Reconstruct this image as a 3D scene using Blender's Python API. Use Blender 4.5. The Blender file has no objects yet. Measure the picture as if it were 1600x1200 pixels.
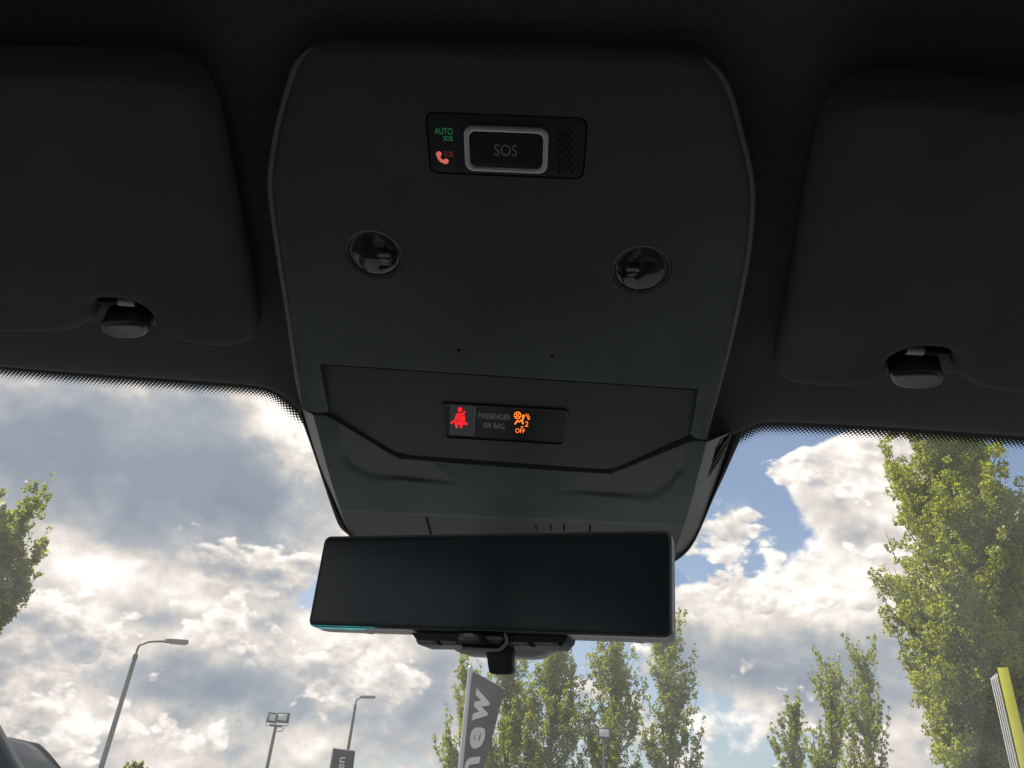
import bpy, bmesh, math, random
import numpy as np
from math import sin, cos, tan, pi, radians, degrees, atan2, hypot, sqrt
from mathutils import Vector, Matrix
from mathutils.geometry import tessellate_polygon
random.seed(7)
rng = np.random.default_rng(7)
SC = bpy.context.scene
COL = SC.collection

# ------------------------------------------------------------------ camera, sky, sun, exposure
PITCH, ROLL, YAW, FPX, CAMZ = 30.0, 5.0, 3.5, 1200.0, 1.20
cam_data = bpy.data.cameras.new('camera'); cam = bpy.data.objects.new('camera', cam_data); COL.objects.link(cam)
cam_data.sensor_width = 36; cam_data.lens = 36 * FPX / 1600; cam_data.clip_start = 0.02; cam_data.clip_end = 3000
RM = Matrix.Rotation(radians(YAW), 3, 'Z') @ Matrix.Rotation(radians(90 + PITCH), 3, 'X') @ Matrix.Rotation(radians(ROLL), 3, 'Z')
CAM = Vector((0, 0, CAMZ))
cam.matrix_world = Matrix.Translation(CAM) @ RM.to_4x4()
SC.camera = cam
SUN_AZ, SUN_EL = -68.0, 54.0          # azimuth clockwise from straight ahead (+Y)
SKY_STRENGTH, SUN_STRENGTH, EXPOSURE = 0.10, 5.0, 0.5
SC.view_settings.view_transform = 'Standard'; SC.view_settings.look = 'None'
SC.view_settings.exposure = EXPOSURE; SC.view_settings.gamma = 1; SC.view_settings.use_curve_mapping = False
SC.render.engine = 'CYCLES'
SC.cycles.max_bounces = 8; SC.cycles.diffuse_bounces = 5; SC.cycles.glossy_bounces = 4
SC.cycles.transparent_max_bounces = 16; SC.cycles.transmission_bounces = 6
SC.cycles.use_denoising = True; SC.cycles.sample_clamp_indirect = 6
SC.cycles.caustics_reflective = False; SC.cycles.caustics_refractive = False

def ray(px, py):                       # view direction through a point of the 1600 x 1200 photograph
    return RM @ Vector(((px - 800) / FPX, -(py - 600) / FPX, -1.0))
def azel(px, py):
    d = ray(px, py); return degrees(atan2(d.x, d.y)), degrees(atan2(d.z, hypot(d.x, d.y)))

class NT:                              # small node-tree helper
    def __init__(s, nt): s.t = nt
    def n(s, typ, **k):
        x = s.t.nodes.new(typ)
        for a, b in k.items():
            if a.startswith('i_'): x.inputs[a[2:].replace('_', ' ')].default_value = b
            else: setattr(x, a, b)
        return x
    def l(s, a, b): s.t.links.new(a, b)
    def put(s, inp, v):
        if hasattr(v, 'is_output'): s.l(v, inp)
        else: inp.default_value = v
    def m(s, op, a, b=None, c=None, clamp=False):
        x = s.t.nodes.new('ShaderNodeMath'); x.operation = op; x.use_clamp = clamp
        s.put(x.inputs[0], a)
        if b is not None: s.put(x.inputs[1], b)
        if c is not None: s.put(x.inputs[2], c)
        return x.outputs[0]
    def vm(s, op, a, b=None, scale=None):
        x = s.t.nodes.new('ShaderNodeVectorMath'); x.operation = op
        s.put(x.inputs[0], a)
        if b is not None: s.put(x.inputs[1], b)
        if scale is not None: s.put(x.inputs['Scale'], scale)
        return x.outputs['Value'] if op in ('DISTANCE', 'LENGTH', 'DOT_PRODUCT') else x.outputs[0]
    def ramp(s, f, stops, interp='LINEAR'):
        x = s.t.nodes.new('ShaderNodeValToRGB'); x.color_ramp.interpolation = interp
        e = x.color_ramp.elements
        while len(e) < len(stops): e.new(0.5)
        for q, (p, c) in zip(e, stops):
            q.position = p; q.color = (c, c, c, 1) if isinstance(c, (int, float)) else (*c, 1)
        s.put(x.inputs[0], f); return x.outputs[0]
    def mix(s, f, a, b, mode='MIX'):
        x = s.t.nodes.new('ShaderNodeMix'); x.data_type = 'RGBA'; x.blend_type = mode
        s.put(x.inputs[0], f)
        for i, v in ((6, a), (7, b)):
            s.put(x.inputs[i], (*v, 1) if isinstance(v, tuple) and len(v) == 3 else v)
        return x.outputs[2]
    def smooth(s, f, lo, hi, a=0.0, b=1.0):
        x = s.t.nodes.new('ShaderNodeMapRange'); x.interpolation_type = 'SMOOTHSTEP'
        s.put(x.inputs[0], f); x.inputs[1].default_value = lo; x.inputs[2].default_value = hi
        x.inputs[3].default_value = a; x.inputs[4].default_value = b
        return x.outputs[0]

world = bpy.data.worlds.new('World'); SC.world = world; world.use_nodes = True
world.cycles.sampling_method = 'MANUAL'; world.cycles.sample_map_resolution = 1024
def build_sky():
    nt = world.node_tree; nt.nodes.clear(); N = NT(nt)
    out = N.n('ShaderNodeOutputWorld'); bg = N.n('ShaderNodeBackground'); bg.inputs['Strength'].default_value = SKY_STRENGTH
    N.l(bg.outputs[0], out.inputs[0])
    sky = N.n('ShaderNodeTexSky', sky_type='NISHITA', sun_disc=False, sun_elevation=radians(SUN_EL), sun_rotation=radians(SUN_AZ), altitude=50, air_density=1.0, dust_density=1.2, ozone_density=1.2)
    tc = N.n('ShaderNodeTexCoord'); d = tc.outputs['Generated']
    sep = N.n('ShaderNodeSeparateXYZ'); N.l(d, sep.inputs[0])
    az = N.m('MULTIPLY', N.m('ARCTAN2', sep.outputs[0], sep.outputs[1]), 57.2958)
    el = N.m('MULTIPLY', N.m('ARCSINE', sep.outputs[2]), 57.2958)
    ang = N.n('ShaderNodeCombineXYZ'); N.l(az, ang.inputs[0]); N.l(el, ang.inputs[1])
    # cloud noise lives on the view direction, flattened a little
    q = N.vm('MULTIPLY', d, (1.0, 1.0, 1.25))
    def noise(vec, scale, det, rough=0.55, dist=0.0, off=(0, 0, 0)):
        x = N.n('ShaderNodeTexNoise', noise_dimensions='3D'); x.inputs['Scale'].default_value = scale
        x.inputs['Detail'].default_value = det; x.inputs['Roughness'].default_value = rough; x.inputs['Distortion'].default_value = dist
        N.l(N.vm('ADD', vec, off), x.inputs['Vector']); return x
    wn = noise(q, 5.0, 2, off=(3.1, 1.7, 0.4))
    qw = N.vm('ADD', q, N.vm('SCALE', N.vm('SUBTRACT', wn.outputs['Color'], (0.5, 0.5, 0.5)), scale=0.03))
    def body(vec, det=9):
        f = noise(vec, 4.2, det, 0.57).outputs[0]
        v = noise(vec, 13.0, max(1, det - 5), 0.5, off=(1.3, 4.4, 2.2)).outputs[0]
        return N.m('ADD', f, N.m('MULTIPLY', N.m('ABSOLUTE', N.m('MULTIPLY_ADD', v, 2.0, -1.0)), 0.20))
    n1 = body(qw)
    az0, el0 = radians(-45), radians(62)
    sd = Vector((sin(az0) * cos(el0), cos(az0) * cos(el0), sin(el0)))
    n2 = body(N.vm('ADD', qw, tuple(sd * 0.016)))
    big1 = noise(qw, 4.2, 4, 0.5).outputs[0]
    big2 = noise(N.vm('ADD', qw, tuple(sd * 0.055)), 4.2, 4, 0.5).outputs[0]
    relief = N.m('ADD', N.m('MULTIPLY', N.m('SUBTRACT', n1, n2), 2.3), N.m('MULTIPLY', N.m('SUBTRACT', big1, big2), 2.0))
    def blob(px, py, rx, ry, amp):
        a, e = azel(px, py); k = 0.0477
        v = N.vm('MULTIPLY', N.vm('SUBTRACT', ang.outputs[0], (a, e, 0)), (1 / (rx * k), 1 / (ry * k), 0))
        L = N.vm('DOT_PRODUCT', v, v)
        return N.m('MULTIPLY', N.m('EXPONENT', N.m('MULTIPLY', L, -1.0)), amp)
    def total(lst):
        s = None
        for b in lst:
            x = blob(*b); s = x if s is None else N.m('ADD', s, x)
        return s
    cover = total(COVER); light = total(LIGHT)
    dens = N.m('ADD', N.m('SUBTRACT', n1, 0.535), cover)
    alpha = N.smooth(dens, -0.01, 0.075)
    rim = N.smooth(dens, 0.02, 0.22, 1, 0)
    br = N.m('ADD', relief, N.m('ADD', light, 0.54))
    br = N.m('ADD', br, N.m('MULTIPLY', rim, 0.16))
    col = N.ramp(br, [(0.0, (1.9, 2.25, 2.8)), (0.30, (2.5, 2.8, 3.25)), (0.52, (3.5, 3.6, 3.75)), (0.74, (5.7, 5.25, 4.85)), (1.0, (8.4, 7.9, 7.5))])
    # a nearer layer of crisp cumulus heads with lit rims and grey hearts
    qh = N.vm('ADD', N.vm('MULTIPLY', d, (1.0, 1.0, 1.5)), N.vm('SCALE', N.vm('SUBTRACT', wn.outputs['Color'], (0.5, 0.5, 0.5)), scale=0.02))
    def heads(vec, det=9):
        f = noise(vec, 7.5, det, 0.55, off=(5.2, 9.1, 2.6)).outputs[0]
        v = noise(vec, 22.0, max(1, det - 6), 0.5, off=(0.3, 6.4, 8.2)).outputs[0]
        return N.m('ADD', f, N.m('MULTIPLY', N.m('ABSOLUTE', N.m('MULTIPLY_ADD', v, 2.0, -1.0)), 0.26))
    h1 = heads(qh); h2 = heads(N.vm('ADD', qh, tuple(sd * 0.012)))
    dh = N.m('ADD', N.m('SUBTRACT', h1, 0.592), total(HEADS))
    ah = N.m('MULTIPLY', N.smooth(dh, 0.0, 0.06), 0.92)
    bh = N.m('ADD', N.m('MULTIPLY', N.m('SUBTRACT', h1, h2), 3.2), N.m('MULTIPLY_ADD', light, 0.7, 0.74))
    bh = N.m('SUBTRACT', bh, N.m('MULTIPLY', N.smooth(dh, 0.03, 0.24), 0.30))
    hcol = N.ramp(bh, [(0.0, (2.0, 2.35, 2.9)), (0.30, (2.6, 2.85, 3.3)), (0.55, (3.85, 3.8, 3.9)), (0.78, (6.2, 5.65, 5.2)), (1.0, (8.6, 8.1, 7.6))])
    blue = N.vm('SCALE', sky.outputs[0], scale=1.0)
    # thin pale veil between the clouds
    veil = N.m('ADD', 0.10, N.m('MULTIPLY', N.smooth(el, 0, 24, 1, 0), 0.42))
    blue = N.mix(veil, blue, (3.3, 3.8, 4.4))
    sky_col = N.mix(ah, N.mix(alpha, blue, col), hcol)
    # below the horizon the sky node is black anyway; keep the clouds off it
    up = N.smooth(el, -1.5, 0.5)
    fin_col = N.mix(up, (1.1, 1.1, 1.1), sky_col)
    N.l(fin_col, bg.inputs[0])
#         px    py   rx   ry  amount   (where cloud gathers / opens)
COVER = [(150, 700, 420, 190, 0.30), (300, 950, 330, 160, 0.14), (250, 1120, 420, 90, 0.12), (520, 900, 60, 60, -0.16), (400, 1010, 90, 30, -0.05),
         (1180, 692, 90, 50, -0.50), (1290, 668, 60, 26, -0.22), (1110, 868, 90, 40, -0.36), (1190, 850, 40, 50, -0.18), (1212, 775, 28, 42, -0.20), (1590, 700, 70, 60, -0.20), (1440, 660, 60, 20, -0.06),
         (1255, 735, 62, 45, 0.24), (1350, 760, 70, 120, 0.26), (1150, 830, 50, 36, 0.20), (1270, 940, 190, 75, 0.30), (1500, 900, 140, 160, 0.10), (1300, 1010, 220, 60, 0.22), (1120, 1000, 70, 60, 0.12), (1000, 1130, 120, 60, 0.02), (620, 1080, 90, 60, 0.14)]
HEADS = [(470, 700, 70, 90, 0.16), (110, 900, 150, 50, 0.10), (400, 860, 130, 36, 0.10), (90, 1000, 130, 50, 0.12), (330, 985, 70, 45, 0.08), (120, 1130, 120, 32, 0.16), (530, 1070, 110, 34, 0.16), (330, 1130, 120, 24, 0.06), (200, 720, 260, 90, -0.22), (360, 1050, 90, 30, -0.10),
         (1240, 735, 70, 45, 0.14), (1340, 760, 60, 90, 0.10), (1150, 830, 50, 40, 0.12), (1240, 920, 150, 50, 0.14), (1090, 960, 60, 40, 0.08), (1180, 690, 75, 40, -0.25), (1120, 760, 40, 40, -0.2), (1290, 668, 60, 26, -0.2), (1085, 885, 50, 24, -0.2), (1300, 1010, 180, 40, -0.15), (1120, 1150, 80, 30, 0.10), (1590, 700, 70, 50, -0.12)]
LIGHT = [(20, 610, 130, 45, 0.22), (445, 665, 60, 60, 0.36), (470, 760, 45, 90, 0.22), (380, 850, 110, 30, 0.16), (120, 905, 90, 40, 0.20), (80, 985, 110, 40, 0.20), (330, 985, 70, 40, 0.16), (130, 1120, 110, 35, 0.26), (530, 1065, 100, 35, 0.26), (330, 1140, 60, 30, 0.12), (450, 1150, 120, 20, 0.10),
         (200, 735, 240, 80, -0.44), (60, 780, 130, 60, -0.20), (330, 790, 130, 60, -0.24), (260, 860, 120, 30, -0.16), (360, 1060, 110, 42, -0.34), (230, 1050, 120, 26, -0.16), (560, 1115, 120, 25, -0.18), (420, 720, 40, 40, -0.06),
         (1240, 735, 60, 45, 0.40), (1345, 720, 75, 80, 0.42), (1290, 865, 120, 60, 0.38), (1190, 935, 120, 55, 0.30), (1100, 965, 60, 40, 0.16), (1150, 820, 45, 40, 0.18), (1120, 1150, 70, 40, 0.18),
         (1330, 815, 36, 40, -0.12), (1300, 1000, 170, 45, -0.36), (1160, 1040, 110, 40, -0.20), (1280, 1080, 120, 26, -0.12), (1000, 1080, 60, 80, -0.10)]
build_sky()

sun_data = bpy.data.lights.new('sun', 'SUN'); sun = bpy.data.objects.new('sun', sun_data); COL.objects.link(sun)
sun_data.energy = SUN_STRENGTH; sun_data.angle = radians(0.5); sun_data.color = (1.0, 0.95, 0.86)
SD = Vector((sin(radians(SUN_AZ)) * cos(radians(SUN_EL)), cos(radians(SUN_AZ)) * cos(radians(SUN_EL)), sin(radians(SUN_EL))))
sun.rotation_euler = SD.to_track_quat('Z', 'Y').to_euler(); sun.location = (0, 0, 30)

# ------------------------------------------------------------------ helpers
WL = {}
def tag(o, label=None, cat=None, group=None, kind=None):
    for k, v in (('label', label), ('category', cat), ('group', group), ('kind', kind)):
        if v: o[k] = v
    return o
def thing(name, loc, label, cat, group=None, rotz=0.0):
    o = bpy.data.objects.new(name, None); COL.objects.link(o); o.empty_display_size = 0.05
    o.location = loc; o.rotation_euler = (0, 0, rotz); WL[o.name] = Vector(loc) if rotz == 0 else Vector((0, 0, 0))
    return tag(o, label, cat, group)
def mobj(name, vf, m, parent=None, smooth=None, uv=None):
    v, f = vf
    off = WL.get(parent.name, Vector()) if parent else Vector()
    me = bpy.data.meshes.new(name)
    me.from_pydata([tuple(Vector(p) - off) for p in v], [], f); me.validate()
    if m: me.materials.append(m)
    if smooth is not None:
        me.shade_smooth(); me.set_sharp_from_angle(angle=radians(smooth))
    if uv:
        u = me.uv_layers.new(name='UVMap')
        for l in me.loops: u.data[l.index].uv = uv[l.vertex_index]
    o = bpy.data.objects.new(name, me); COL.objects.link(o)
    if parent: o.parent = parent; WL[o.name] = off
    else: WL[o.name] = Vector()
    return o
def join(*parts):
    V, F = [], []
    for v, f in parts:
        b = len(V); V += list(v); F += [tuple(i + b for i in q) for q in f]
    return V, F
def tube(path, radii, n=12, caps=True):
    path = [Vector(p) for p in path]; V, F = [], []
    if not hasattr(radii, '__len__'): radii = [radii] * len(path)
    ref = None
    for i, p in enumerate(path):
        t = (path[min(i + 1, len(path) - 1)] - path[max(i - 1, 0)]).normalized()
        if ref is None: ref = t.orthogonal().normalized()
        a = (ref - t * ref.dot(t)).normalized(); b = t.cross(a); ref = a
        for k in range(n):
            g = 2 * pi * k / n; V.append(p + a * (cos(g) * radii[i]) + b * (sin(g) * radii[i]))
    for i in range(len(path) - 1):
        for k in range(n):
            F.append((i * n + k, i * n + (k + 1) % n, (i + 1) * n + (k + 1) % n, (i + 1) * n + k))
    if caps: F.append(tuple(reversed(range(n)))); F.append(tuple(range((len(path) - 1) * n, len(path) * n)))
    return V, F
def box(c, s, M=None, bevel=0.0):
    bm = bmesh.new(); bmesh.ops.create_cube(bm, size=1.0)
    for v in bm.verts: v.co = Vector((v.co.x * s[0], v.co.y * s[1], v.co.z * s[2]))
    if bevel: bmesh.ops.bevel(bm, geom=bm.edges[:], offset=bevel, segments=2, affect='EDGES', profile=0.6)
    bm.verts.index_update()
    R = M or Matrix.Identity(3)
    V = [R @ v.co + Vector(c) for v in bm.verts]; F = [tuple(v.index for v in f.verts) for f in bm.faces]
    bm.free(); return V, F
def cr(pts, k=6, closed=False):        # Catmull-Rom through points of any dimension
    P = [np.array(p, float) for p in pts]; n = len(P); out = []
    for i in range(n if closed else n - 1):
        if closed: a, b, c, d = P[(i - 1) % n], P[i], P[(i + 1) % n], P[(i + 2) % n]
        else: a, b, c, d = P[max(i - 1, 0)], P[i], P[i + 1], P[min(i + 2, n - 1)]
        for j in range(k):
            t = j / k
            out.append(0.5 * ((2 * b) + (c - a) * t + (2 * a - 5 * b + 4 * c - d) * t * t + (3 * b - a - 3 * c + d) * t ** 3))
    if not closed: out.append(P[-1])
    return [tuple(q) for q in out]
def resample(pts, n):
    P = np.array(pts, float); s = np.r_[0, np.cumsum(np.linalg.norm(np.diff(P, axis=0), axis=1))]
    t = np.linspace(0, s[-1], n)
    return [tuple(np.interp(x, s, P[:, j]) for j in range(P.shape[1])) for x in t]
def area2(p): return sum(p[i][0] * p[(i + 1) % len(p)][1] - p[(i + 1) % len(p)][0] * p[i][1] for i in range(len(p))) / 2
def ccw(p): return list(p) if area2(p) > 0 else list(reversed(p))
def inset(poly, d):                    # poly counter-clockwise, d: one distance or one per vertex
    n = len(poly); out = []
    for i in range(n):
        p0, p1, p2 = (np.array(poly[(i + k) % n][:2]) for k in (-1, 0, 1))
        a = p1 - p0; b = p2 - p1; a = a / (np.linalg.norm(a) + 1e-12); b = b / (np.linalg.norm(b) + 1e-12)
        na = np.array((-a[1], a[0])); nb = np.array((-b[1], b[0])); m = na + nb; L = np.dot(m, m)
        m = m * (2 / L) if L > 0.3 else na
        if np.linalg.norm(m) > 1.8: m = m / np.linalg.norm(m) * 1.8
        out.append(tuple(p1 + m * (d[i] if hasattr(d, '__len__') else d)))
    return out
class Frame:
    def __init__(s, o, e1, e2): s.o = Vector(o); s.e1 = Vector(e1).normalized(); s.e2 = Vector(e2).normalized(); s.n = s.e1.cross(s.e2).normalized()
    def p(s, u, v, w=0.0): return s.o + s.e1 * u + s.e2 * v + s.n * w
    def px(s, x, y, w=0.0):            # where the sight line through a photo point meets this plane
        d = ray(x, y); o = s.o + s.n * w; t = (o - CAM).dot(s.n) / d.dot(s.n); q = CAM + d * t - s.o
        return q.dot(s.e1), q.dot(s.e2)
    def mat(s): return Matrix((s.e1, s.e2, s.n)).transposed()
def cap(frame, loops, w, V, F, idx):
    """Fill the ring (with holes) at height w."""
    flat = [Vector((p[0], p[1], 0)) for lp in loops for p in lp]
    tris = tessellate_polygon([[Vector((p[0], p[1], 0)) for p in lp] for lp in loops])
    for t in tris:
        a, b, c = (flat[i] for i in t)
        t = t if (b - a).cross(c - a).z > 0 else (t[0], t[2], t[1])
        F.append(tuple(idx[i] for i in t))
def slab(frame, poly, w0, w1, bevel=0.0, seg=3, holes=(), hole_depth=0.004, back=False, dome=0.0):
    """Outline raised from w0 to w1 along the frame's normal, with a rounded rim; holes get walls."""
    poly = ccw(poly); n = len(poly); V, F = [], []; rings = []
    def add(pl, w):
        b = len(V)
        for q in pl: V.append(frame.p(q[0], q[1], w))
        rings.append((b, pl))
    add(poly, w0)
    bv = bevel if hasattr(bevel, '__len__') else [bevel] * n
    if max(bv) > 0:
        for k in range(seg + 1):
            a = pi / 2 * k / seg
            pl = inset(poly, [x * (1 - cos(a)) for x in bv])
            b = len(V)
            for q, x in zip(pl, bv): V.append(frame.p(q[0], q[1], w1 - x * (1 - sin(a))))
            rings.append((b, pl))
    else: add(poly, w1)
    for (b0, _), (b1, _) in zip(rings, rings[1:]):
        for i in range(n):
            j = (i + 1) % n; F.append((b0 + i, b0 + j, b1 + j, b1 + i))
    b, pl = rings[-1]; loops = [pl]; idx = list(range(b, b + n))
    for h in holes:
        h = list(reversed(ccw(h))); hb = len(V)
        for q in h: V.append(frame.p(q[0], q[1], w1))
        for q in h: V.append(frame.p(q[0], q[1], w1 - hole_depth))
        m = len(h)
        for i in range(m):
            j = (i + 1) % m; F.append((hb + i, hb + j, hb + m + j, hb + m + i))
        loops.append(h); idx += list(range(hb, hb + m))
    cap(frame, loops, w1, V, F, idx)
    if back: F.append(tuple(reversed(range(n))))
    return V, F
def ring(frame, outer, inner, w0, w1, bevel):
    """A raised frame between two outlines with the same number of points."""
    o, i_ = ccw(outer), ccw(inner); n = len(o); V, F = [], []
    rows = [(o, w0), (o, w1 - bevel), (inset(o, bevel * 0.3), w1 - bevel * 0.3), (inset(o, bevel), w1), (inset(i_, -bevel), w1), (inset(i_, -bevel * 0.3), w1 - bevel * 0.3), (i_, w1 - bevel), (i_, w0)]
    for pl, w in rows:
        for q in pl: V.append(frame.p(q[0], q[1], w))
    for r in range(len(rows) - 1):
        for k in range(n):
            j = (k + 1) % n; F.append((r * n + k, r * n + j, (r + 1) * n + j, (r + 1) * n + k))
    return V, F
def rrect(w, h, r, seg=6, c=(0, 0)):
    out = []
    for sx, sy, a0 in ((1, 1, 0), (-1, 1, 90), (-1, -1, 180), (1, -1, 270)):
        for k in range(seg + 1):
            a = radians(a0 + 90 * k / seg); out.append((c[0] + sx * (w / 2 - r) + r * cos(a), c[1] + sy * (h / 2 - r) + r * sin(a)))
    return out
def circ(c, r, n=40, ry=None): return [(c[0] + r * cos(2 * pi * k / n), c[1] + (ry or r) * sin(2 * pi * k / n)) for k in range(n)]
def grid(rows, flip=False):
    n = len(rows[0]); V = [Vector(p) for r in rows for p in r]; F = []
    for i in range(len(rows) - 1):
        for j in range(n - 1):
            q = (i * n + j, i * n + j + 1, (i + 1) * n + j + 1, (i + 1) * n + j); F.append(q[::-1] if flip else q)
    return V, F
def text_mesh(s, bold=0.0, spacing=1.0):
    """Flat lettering as (verts2d, faces), scaled to a unit cap height, origin at its lower left."""
    cu = bpy.data.curves.new('lettering', 'FONT'); cu.body = s; cu.size = 1; cu.offset = bold; cu.space_character = spacing; cu.resolution_u = 4
    ob = bpy.data.objects.new('lettering_source', cu); COL.objects.link(ob); bpy.context.view_layer.update()
    me = bpy.data.meshes.new_from_object(ob.evaluated_get(bpy.context.evaluated_depsgraph_get()))
    V = np.array([v.co[:2] for v in me.vertices]); F = [tuple(p.vertices) for p in me.polygons]
    bpy.data.objects.remove(ob); bpy.data.meshes.remove(me); bpy.data.curves.remove(cu)
    lo, hi = V.min(0), V.max(0); V = (V - lo) / (hi - lo)
    return V, F
def text_on(frame, s, c, w, h, lift, rot=0.0, bold=0.0, spacing=1.0):
    V, F = text_mesh(s, bold, spacing); out = []
    for a, b in V:
        x, y = (a - 0.5) * w, (b - 0.5) * h
        out.append(frame.p(c[0] + x * cos(rot) - y * sin(rot), c[1] + x * sin(rot) + y * cos(rot), lift))
    return out, F

# ------------------------------------------------------------------ materials
def mat(name, col, rough=0.6, metal=0.0, spec=0.5, noise=0.0, nscale=30.0, bump=0.0, bscale=400.0, emit=None, estr=0.0, coat=0.0, mottle=0.0):
    m = bpy.data.materials.new(name); m.use_nodes = True; N = NT(m.node_tree); b = m.node_tree.nodes['Principled BSDF']
    b.inputs['Base Color'].default_value = (*col, 1); b.inputs['Roughness'].default_value = rough; b.inputs['Metallic'].default_value = metal
    b.inputs['Specular IOR Level'].default_value = spec; b.inputs['Coat Weight'].default_value = coat
    tc = N.n('ShaderNodeTexCoord')
    if noise:
        x = N.n('ShaderNodeTexNoise'); x.inputs['Scale'].default_value = nscale; x.inputs['Detail'].default_value = 6; N.l(tc.outputs['Object'], x.inputs['Vector'])
        k = N.ramp(x.outputs[0], [(0.3, 1 - noise), (0.7, 1 + noise)])
        N.l(N.mix(1.0, (*col, 1), k, 'MULTIPLY'), b.inputs['Base Color'])
        r = N.m('MULTIPLY_ADD', x.outputs[0], noise * 0.5, rough - noise * 0.25); N.l(r, b.inputs['Roughness'])
    if mottle:                         # broad, faint wear and handling marks
        z = N.n('ShaderNodeTexNoise'); z.inputs['Scale'].default_value = 11; z.inputs['Detail'].default_value = 7; z.inputs['Roughness'].default_value = 0.65; N.l(tc.outputs['Object'], z.inputs['Vector'])
        src = b.inputs['Base Color'].links[0].from_socket if b.inputs['Base Color'].is_linked else (*col, 1)
        N.l(N.mix(1.0, src, N.ramp(z.outputs[0], [(0.3, 1 - mottle), (0.7, 1 + mottle)]), 'MULTIPLY'), b.inputs['Base Color'])
        N.l(N.ramp(z.outputs[0], [(0.35, rough + 0.10), (0.7, rough - 0.08)]), b.inputs['Roughness'])
    if bump:
        y = N.n('ShaderNodeTexNoise'); y.inputs['Scale'].default_value = bscale; y.inputs['Detail'].default_value = 3; N.l(tc.outputs['Object'], y.inputs['Vector'])
        q = N.n('ShaderNodeBump'); q.inputs['Strength'].default_value = bump; q.inputs['Distance'].default_value = 0.001; N.l(y.outputs[0], q.inputs['Height']); N.l(q.outputs[0], b.inputs['Normal'])
    if emit: b.inputs['Emission Color'].default_value = (*emit, 1); b.inputs['Emission Strength'].default_value = estr
    return m
def mat_weave(name, col):
    m = bpy.data.materials.new(name); m.use_nodes = True; N = NT(m.node_tree); b = m.node_tree.nodes['Principled BSDF']
    b.inputs['Roughness'].default_value = 0.95; b.inputs['Specular IOR Level'].default_value = 0.15
    b.inputs['Sheen Weight'].default_value = 0.25; b.inputs['Sheen Roughness'].default_value = 0.5
    tc = N.n('ShaderNodeTexCoord'); sp = N.n('ShaderNodeSeparateXYZ'); N.l(tc.outputs['Object'], sp.inputs[0])
    k = 2 * pi / 0.0024
    a = N.m('SINE', N.m('MULTIPLY', N.m('ADD', sp.outputs[0], N.m('MULTIPLY', sp.outputs[1], 0.8)), k))
    c = N.m('SINE', N.m('MULTIPLY', N.m('SUBTRACT', sp.outputs[0], N.m('MULTIPLY', sp.outputs[1], 0.8)), k))
    w = N.m('MULTIPLY', N.m('MULTIPLY_ADD', a, 0.5, 0.5), N.m('MULTIPLY_ADD', c, 0.25, 0.75))
    x = N.n('ShaderNodeTexNoise'); x.inputs['Scale'].default_value = 900; x.inputs['Detail'].default_value = 2; N.l(tc.outputs['Object'], x.inputs['Vector'])
    h = N.m('ADD', w, N.m('MULTIPLY', x.outputs[0], 0.7))
    N.l(N.ramp(h, [(0.2, tuple(v * 0.86 for v in col)), (1.0, tuple(min(1, v * 1.10) for v in col))]), b.inputs['Base Color'])
    q = N.n('ShaderNodeBump'); q.inputs['Strength'].default_value = 0.6; q.inputs['Distance'].default_value = 0.0006; N.l(h, q.inputs['Height']); N.l(q.outputs[0], b.inputs['Normal'])
    return m
def mat_glass(name, tint=(0.93, 0.96, 0.95), dust=0.02, refl=0.032):
    m = bpy.data.materials.new(name); m.use_nodes = True; N = NT(m.node_tree); nt = m.node_tree
    for n in list(nt.nodes):
        if n.type == 'BSDF_PRINCIPLED': nt.nodes.remove(n)
    out = [n for n in nt.nodes if n.type == 'OUTPUT_MATERIAL'][0]
    tr = N.n('ShaderNodeBsdfTransparent'); tr.inputs[0].default_value = (*tint, 1)
    gl = N.n('ShaderNodeBsdfGlossy'); gl.inputs['Roughness'].default_value = 0.02
    df = N.n('ShaderNodeBsdfTranslucent'); df.inputs[0].default_value = (0.8, 0.8, 0.78, 1)
    g = N.n('ShaderNodeNewGeometry'); ci = N.m('ABSOLUTE', N.vm('DOT_PRODUCT', g.outputs['Incoming'], g.outputs['Normal']))
    fr = N.m('MULTIPLY_ADD', N.m('POWER', N.m('SUBTRACT', 1.0, ci, clamp=True), 5.0), 1 - refl, refl)   # the same from both sides of the pane
    tc = N.n('ShaderNodeTexCoord'); x = N.n('ShaderNodeTexNoise'); x.inputs['Scale'].default_value = 9; x.inputs['Detail'].default_value = 8; N.l(tc.outputs['Object'], x.inputs['Vector'])
    dm = N.m('MULTIPLY', N.ramp(x.outputs[0], [(0.3, 0.6), (0.75, 1.4)]), dust)
    m1 = N.n('ShaderNodeMixShader'); N.l(dm, m1.inputs[0]); N.l(tr.outputs[0], m1.inputs[1]); N.l(df.outputs[0], m1.inputs[2])
    m2 = N.n('ShaderNodeMixShader'); N.l(fr, m2.inputs[0]); N.l(m1.outputs[0], m2.inputs[1]); N.l(gl.outputs[0], m2.inputs[2])
    N.l(m2.outputs[0], out.inputs[0]); return m
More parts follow.
